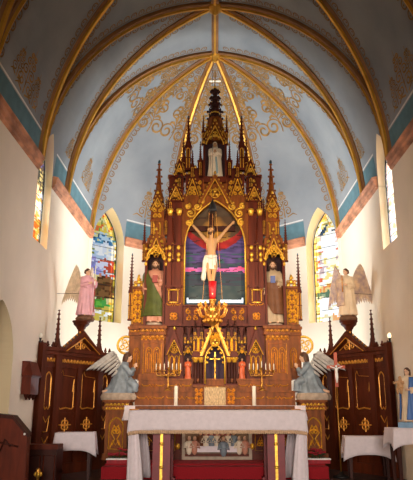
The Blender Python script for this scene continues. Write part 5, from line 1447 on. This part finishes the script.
# processional cross
Yx = 9.75; pc = thing('processional_cross', (wx(339, 430, Yx), Yx, 0), 'orange brown processional crucifix with white figure on a tall brass pole', 'cross', 0)
zc_ = hz(372, Yx); zt_c = hz(352.5, Yx); zb_c = hz(387, Yx)
px_t = wx(336, 370, Yx) - pc.location.x
MB().tube([(0, 0, .04), (px_t, 0, zb_c)], .011, 8).build('pole', M['brass'], pc)
MB().lathe([(.13, 0), (.13, .02), (.05, .05), (.02, .09)], 0, 0, 16).build('foot', M['black'], pc)
mb = MB(); mb.box(px_t - .024, px_t + .024, -.015, .015, zb_c, zt_c); mb.box(px_t - .145, px_t + .145, -.015, .015, hz(368.5, Yx), hz(365.5, Yx)); mb.build('cross', M['orange_wood'], pc)
sk = MB(); za_ = hz(367, Yx)
sk.ball((px_t, -.03, za_ + .01), (.018, .018, .022), 8); sk.tube([(px_t, -.025, za_ - .02), (px_t, -.03, za_ - .11)], [.026, .02], 8)
for sg in (-1, 1): sk.tube([(px_t + sg * .02, -.025, za_ - .02), (px_t + sg * .10, -.022, za_ + .008)], [.012, .008], 6); sk.tube([(px_t + sg * .01, -.03, za_ - .10), (px_t + sg * .012, -.04, za_ - .17), (px_t, -.025, za_ - .25)], [.016, .013, .009], 6)
sk.fuse('body', M['white'], pc, .005, 1)
# ------------------------------------------------------------------ left side: bracket box, stall ends, bench
wb = thing('wall_hood', (-W, 9.20, hz(398, 9.2)), 'gabled dark wooden box bracket on the left wall beside the screen', 'bracket')
h0 = hz(376, 9.2) - hz(398, 9.2); h1 = hz(366, 9.2) - hz(398, 9.2)
mb = MB(); mb.box(.005, .14, -.20, .20, .05, h0); mb.box(.005, .155, -.22, .22, h0 - .02, h0); o = mb.build('case', M['wood_red'], wb)
mb = MB(); mb.add([(0.005, -.24, h0), (.17, -.24, h0), (.17, .24, h0), (.005, .24, h0), (.005, -.24, h1 + .06), (.005, .24, h1 + .06), (.10, -.2, h1 + .06), (.10, .2, h1 + .06)], [(0, 1, 6, 4), (1, 2, 7, 6), (2, 3, 5, 7), (4, 6, 7, 5), (0, 4, 5, 3), (0, 3, 2, 1)]); mb.build('roof', M['wood_red'], wb)
for y in (-.17, 0, .17): MB().frustum(.08, y, -.03, .05, .01, .045, 8).build('drop_knob', M['wood_dark'], wb)
# stall end at the left edge
ye = 7.3; X_ = lambda u, v=440: wx(u - 3, v, ye)
se = thing('stall', (X_(0), ye, 0), 'reddish brown wooden stall end with sloping shoulder at the left edge', 'stall')
ox = X_(0); pts = [(X_(-16) - ox, -.5), (X_(29.5, 470) - ox, -.5), (X_(30) - ox, hz(436, ye)), (X_(16, 420) - ox, hz(419, ye)), (X_(-16, 420) - ox, hz(415.5, ye))]
MB().prism([(x, max(0.0, z_)) for x, z_ in pts], 0, .12).build('end_panel', M['wood_red'], se)
cap = [(X_(-16, 420) - ox, hz(415.5, ye)), (X_(16, 420) - ox, hz(419, ye)), (X_(31, 436) - ox, hz(437, ye))]
mb = MB()
for a, b in zip(cap, cap[1:]):
    mb.prism([(a[0], a[1]), (b[0], b[1]), (b[0], b[1] + .04), (a[0], a[1] + .04)], -.03, .15)
mb.build('capping', M['wood_dark'], se)
mb = MB(); mb.tube([(X_(4, 440) - ox, -.005, .55), (X_(8, 440) - ox, -.005, .68), (X_(14, 440) - ox, -.005, .60)], .012, 5); mb.tube([(X_(-2, 440) - ox, -.012, .66), (X_(22, 440) - ox, -.012, .60)], .010, 5); mb.build('carved_moulding', M['wood_dark'], se)
MB().ball((X_(28) - ox, -.035, hz(434, ye)), .014, 8).build('stud', M['white'], se)
yb = 8.45; XB = lambda u: wx(u, 445, yb)
bn = thing('prayer_bench', (XB(28), yb, 0), 'dark wooden prayer bench with flat rail behind the stall end', 'bench')
wb_ = XB(57) - XB(28); hb = hz(446, yb); mb = MB(); mb.box(0, wb_, 0, .05, 0.05, hb - .04); o = mb.build('front_panel', M['wood_dark'], bn)
g = MB()
for k in range(2): lo = .03 + k * wb_ * .5; mb2 = g.tube([(lo, -.01, .1), (lo, -.01, hb - .12), (lo + wb_ * .38, -.01, hb - .12), (lo + wb_ * .38, -.01, .1)], .010, 5, 0, True)
g.build('panel_moulding', M['wood_red'], o)
mb = MB(); mb.box(-.08, wb_ + .03, -.07, .22, hb - .04, hb + .02); mb.build('rail', M['wood_red'], bn)
for x in (0.02, wb_ - .05): MB().box(x, x + .03, .05, .45, 0, hb - .04).build('side', M['wood_dark'], bn)
MB().box(.02, wb_ - .02, .25, .50, .16, .20).build('kneeler', M['wood_dark'], bn)
Yg = 7.9; cu = thing('brass_finial_stand', (wx(38, 474, Yg), Yg, 0), 'small brass ornament standing low before the prayer bench', 'ornament')
mb = MB(); hh = hz(468, Yg); mb.lathe([(.05, 0), (.05, .02), (.015, .04), (.015, hh - .12), (.035, hh - .09), (.04, hh - .06), (.02, hh - .04), (.03, hh - .02), (.01, hh)], 0, 0, 12); mb.build('stem', M['brass'], cu)
mb = MB()
for k in range(5): mb.ball((.035 * math.cos(k * 1.26), .035 * math.sin(k * 1.26), hh - .07), (.018, .018, .028), 6)
mb.build('petals', M['gold'], cu)
# little bracket on the inner side of the arch at the left edge
sd = thing('wall_bracket', (-W - .13, 8.535, 2.50), 'small orange brown bracket with white cloth inside the left archway', 'bracket')
MB().prism([(-.09, .16), (.09, .16), (.09, .22), (.04, .30), (-.09, .34)], -.12, 0).build('hood', M['orange_wood'], sd)
MB().box(-.06, .05, -.11, -.01, .04, .16).build('cloth', M['white'], sd)
MB().prism([(-.08, -.30), (.0, -.30), (.0, .02), (-.08, .04)], -.06, 0).build('board', M['wood_dark'], sd)
# flowers at the foot of the altar
for sx, lb in ((-1, 'white rimmed trough of red flowers at the left foot of the high altar'), (1, 'white rimmed trough of red flowers at the right foot of the high altar')):
    Yf = 9.95; xc = wx(120, 470, Yf) if sx < 0 else wx(317, 470, Yf); r = thing('flower_trough', (xc, Yf, .19), lb, 'flower trough')
    mb = MB(); mb.box(-.20, .20, -.08, .08, 0, .055); mb.build('trough', M['red_flower'], r); mb = MB(); mb.box(-.21, .21, -.09, .09, .055, .075); mb.build('rim', M['white'], r)
    random.seed(5 + sx); f = MB(); lf = MB()
    for k in range(26):
        x, y = random.uniform(-.18, .18), random.uniform(-.07, .07); zz_ = .11 + random.uniform(0, .12) * (1 - abs(x) / .25)
        for p in range(5): t = p * 1.257 + k; f.ball((x + .024 * math.cos(t), y + .024 * math.sin(t), zz_), (.021, .021, .014), 5)
        lf.ball((x + .02, y, zz_ - .03), (.025, .012, .006), 5); lf.tube([(x, y, .05), (x, y, zz_)], .003, 4)
    a = f.build('blossoms', M['red_flower'], r); b = lf.build('leaves', M['leaf'], r); a['kind'] = 'stuff'; b['kind'] = 'stuff'

# ------------------------------------------------------------------ light, world, camera
def area(name, loc, target, size, energy, col, sy=None):
    l = bpy.data.lights.new(name, 'AREA'); l.energy = energy; l.color = col; l.size = size
    if sy: l.shape = 'RECTANGLE'; l.size_y = sy
    o = bpy.data.objects.new(name, l); C.objects.link(o); o.location = loc
    o.rotation_euler = (Vector(target) - Vector(loc)).to_track_quat('-Z', 'Y').to_euler(); return o
DAY = (0.86, 0.93, 1.0)
for k, e in ((1, 45), (2, 80), (3, 130), (4, 140)):
    f, pos, a, z0, zs, za = WINS[k]; fm = frame_of(f, 0.53 if pos is None else pos)
    p = fm @ Vector((0, .95, (z0 + za) / 2 + .3)); t = fm @ Vector((0, -1, (z0 + za) / 2 - (.1 if pos is None else .5)))
    area('daylight_window_%d' % k, p, t, 1.3, e, DAY, 3.2).data.spread = 2.0 if pos is None else 1.3
# flood lamps hidden behind the altar wash the apse
for sx in (-1, 1): area('apse_flood_%s' % ('left' if sx < 0 else 'right'), (sx * 1.15, 12.35, 1.3), (sx * 2.6, 12.6, 3.6), .35, 80, (.84, .92, 1.0))
for sx in (-1, 1): area('vault_flood_%s' % ('left' if sx < 0 else 'right'), (sx * .45, 12.1, 4.0), (sx * 2.3, 11.3, 6.4), .6, 125, (.86, .93, 1.0))
area('nave_fill', (0, -4.2, 1.9), (0, 11, 1.5), 3.0, 140, (1.0, .90, .81), 2.0).data.spread = 1.0  # soft fill added behind the camera, standing in for unseen nave windows
area('sanctuary_lamp_left', (-2.4, 4.8, 3.2), (.3, 11.2, 3.0), .5, 32, (1.0, .80, .56)).data.spread = .9
area('sanctuary_lamp_right', (2.4, 4.8, 3.2), (-.3, 11.2, 3.0), .5, 32, (1.0, .80, .56)).data.spread = .9
w = bpy.data.worlds.new('world'); bpy.context.scene.world = w; w.use_nodes = True
w.node_tree.nodes['Background'].inputs[0].default_value = (.85, .92, 1.0, 1); w.node_tree.nodes['Background'].inputs[1].default_value = 0.3
cam = bpy.data.cameras.new('camera'); co = bpy.data.objects.new('camera', cam); C.objects.link(co)
cam.sensor_fit = 'HORIZONTAL'; cam.sensor_width = 24; cam.lens = 24 * F / 413; cam.shift_x = -(U0 - 206.5) / 413
co.location = (0, 0, ZC); co.rotation_euler = (PI / 2 + PITCH, 0, 0); cam.clip_end = 200
bpy.context.scene.camera = co
vs_ = bpy.context.scene.view_settings; vs_.view_transform = 'Standard'; vs_.look = 'None'; vs_.gamma = 1; vs_.use_curve_mapping = False; vs_.exposure = -0.30
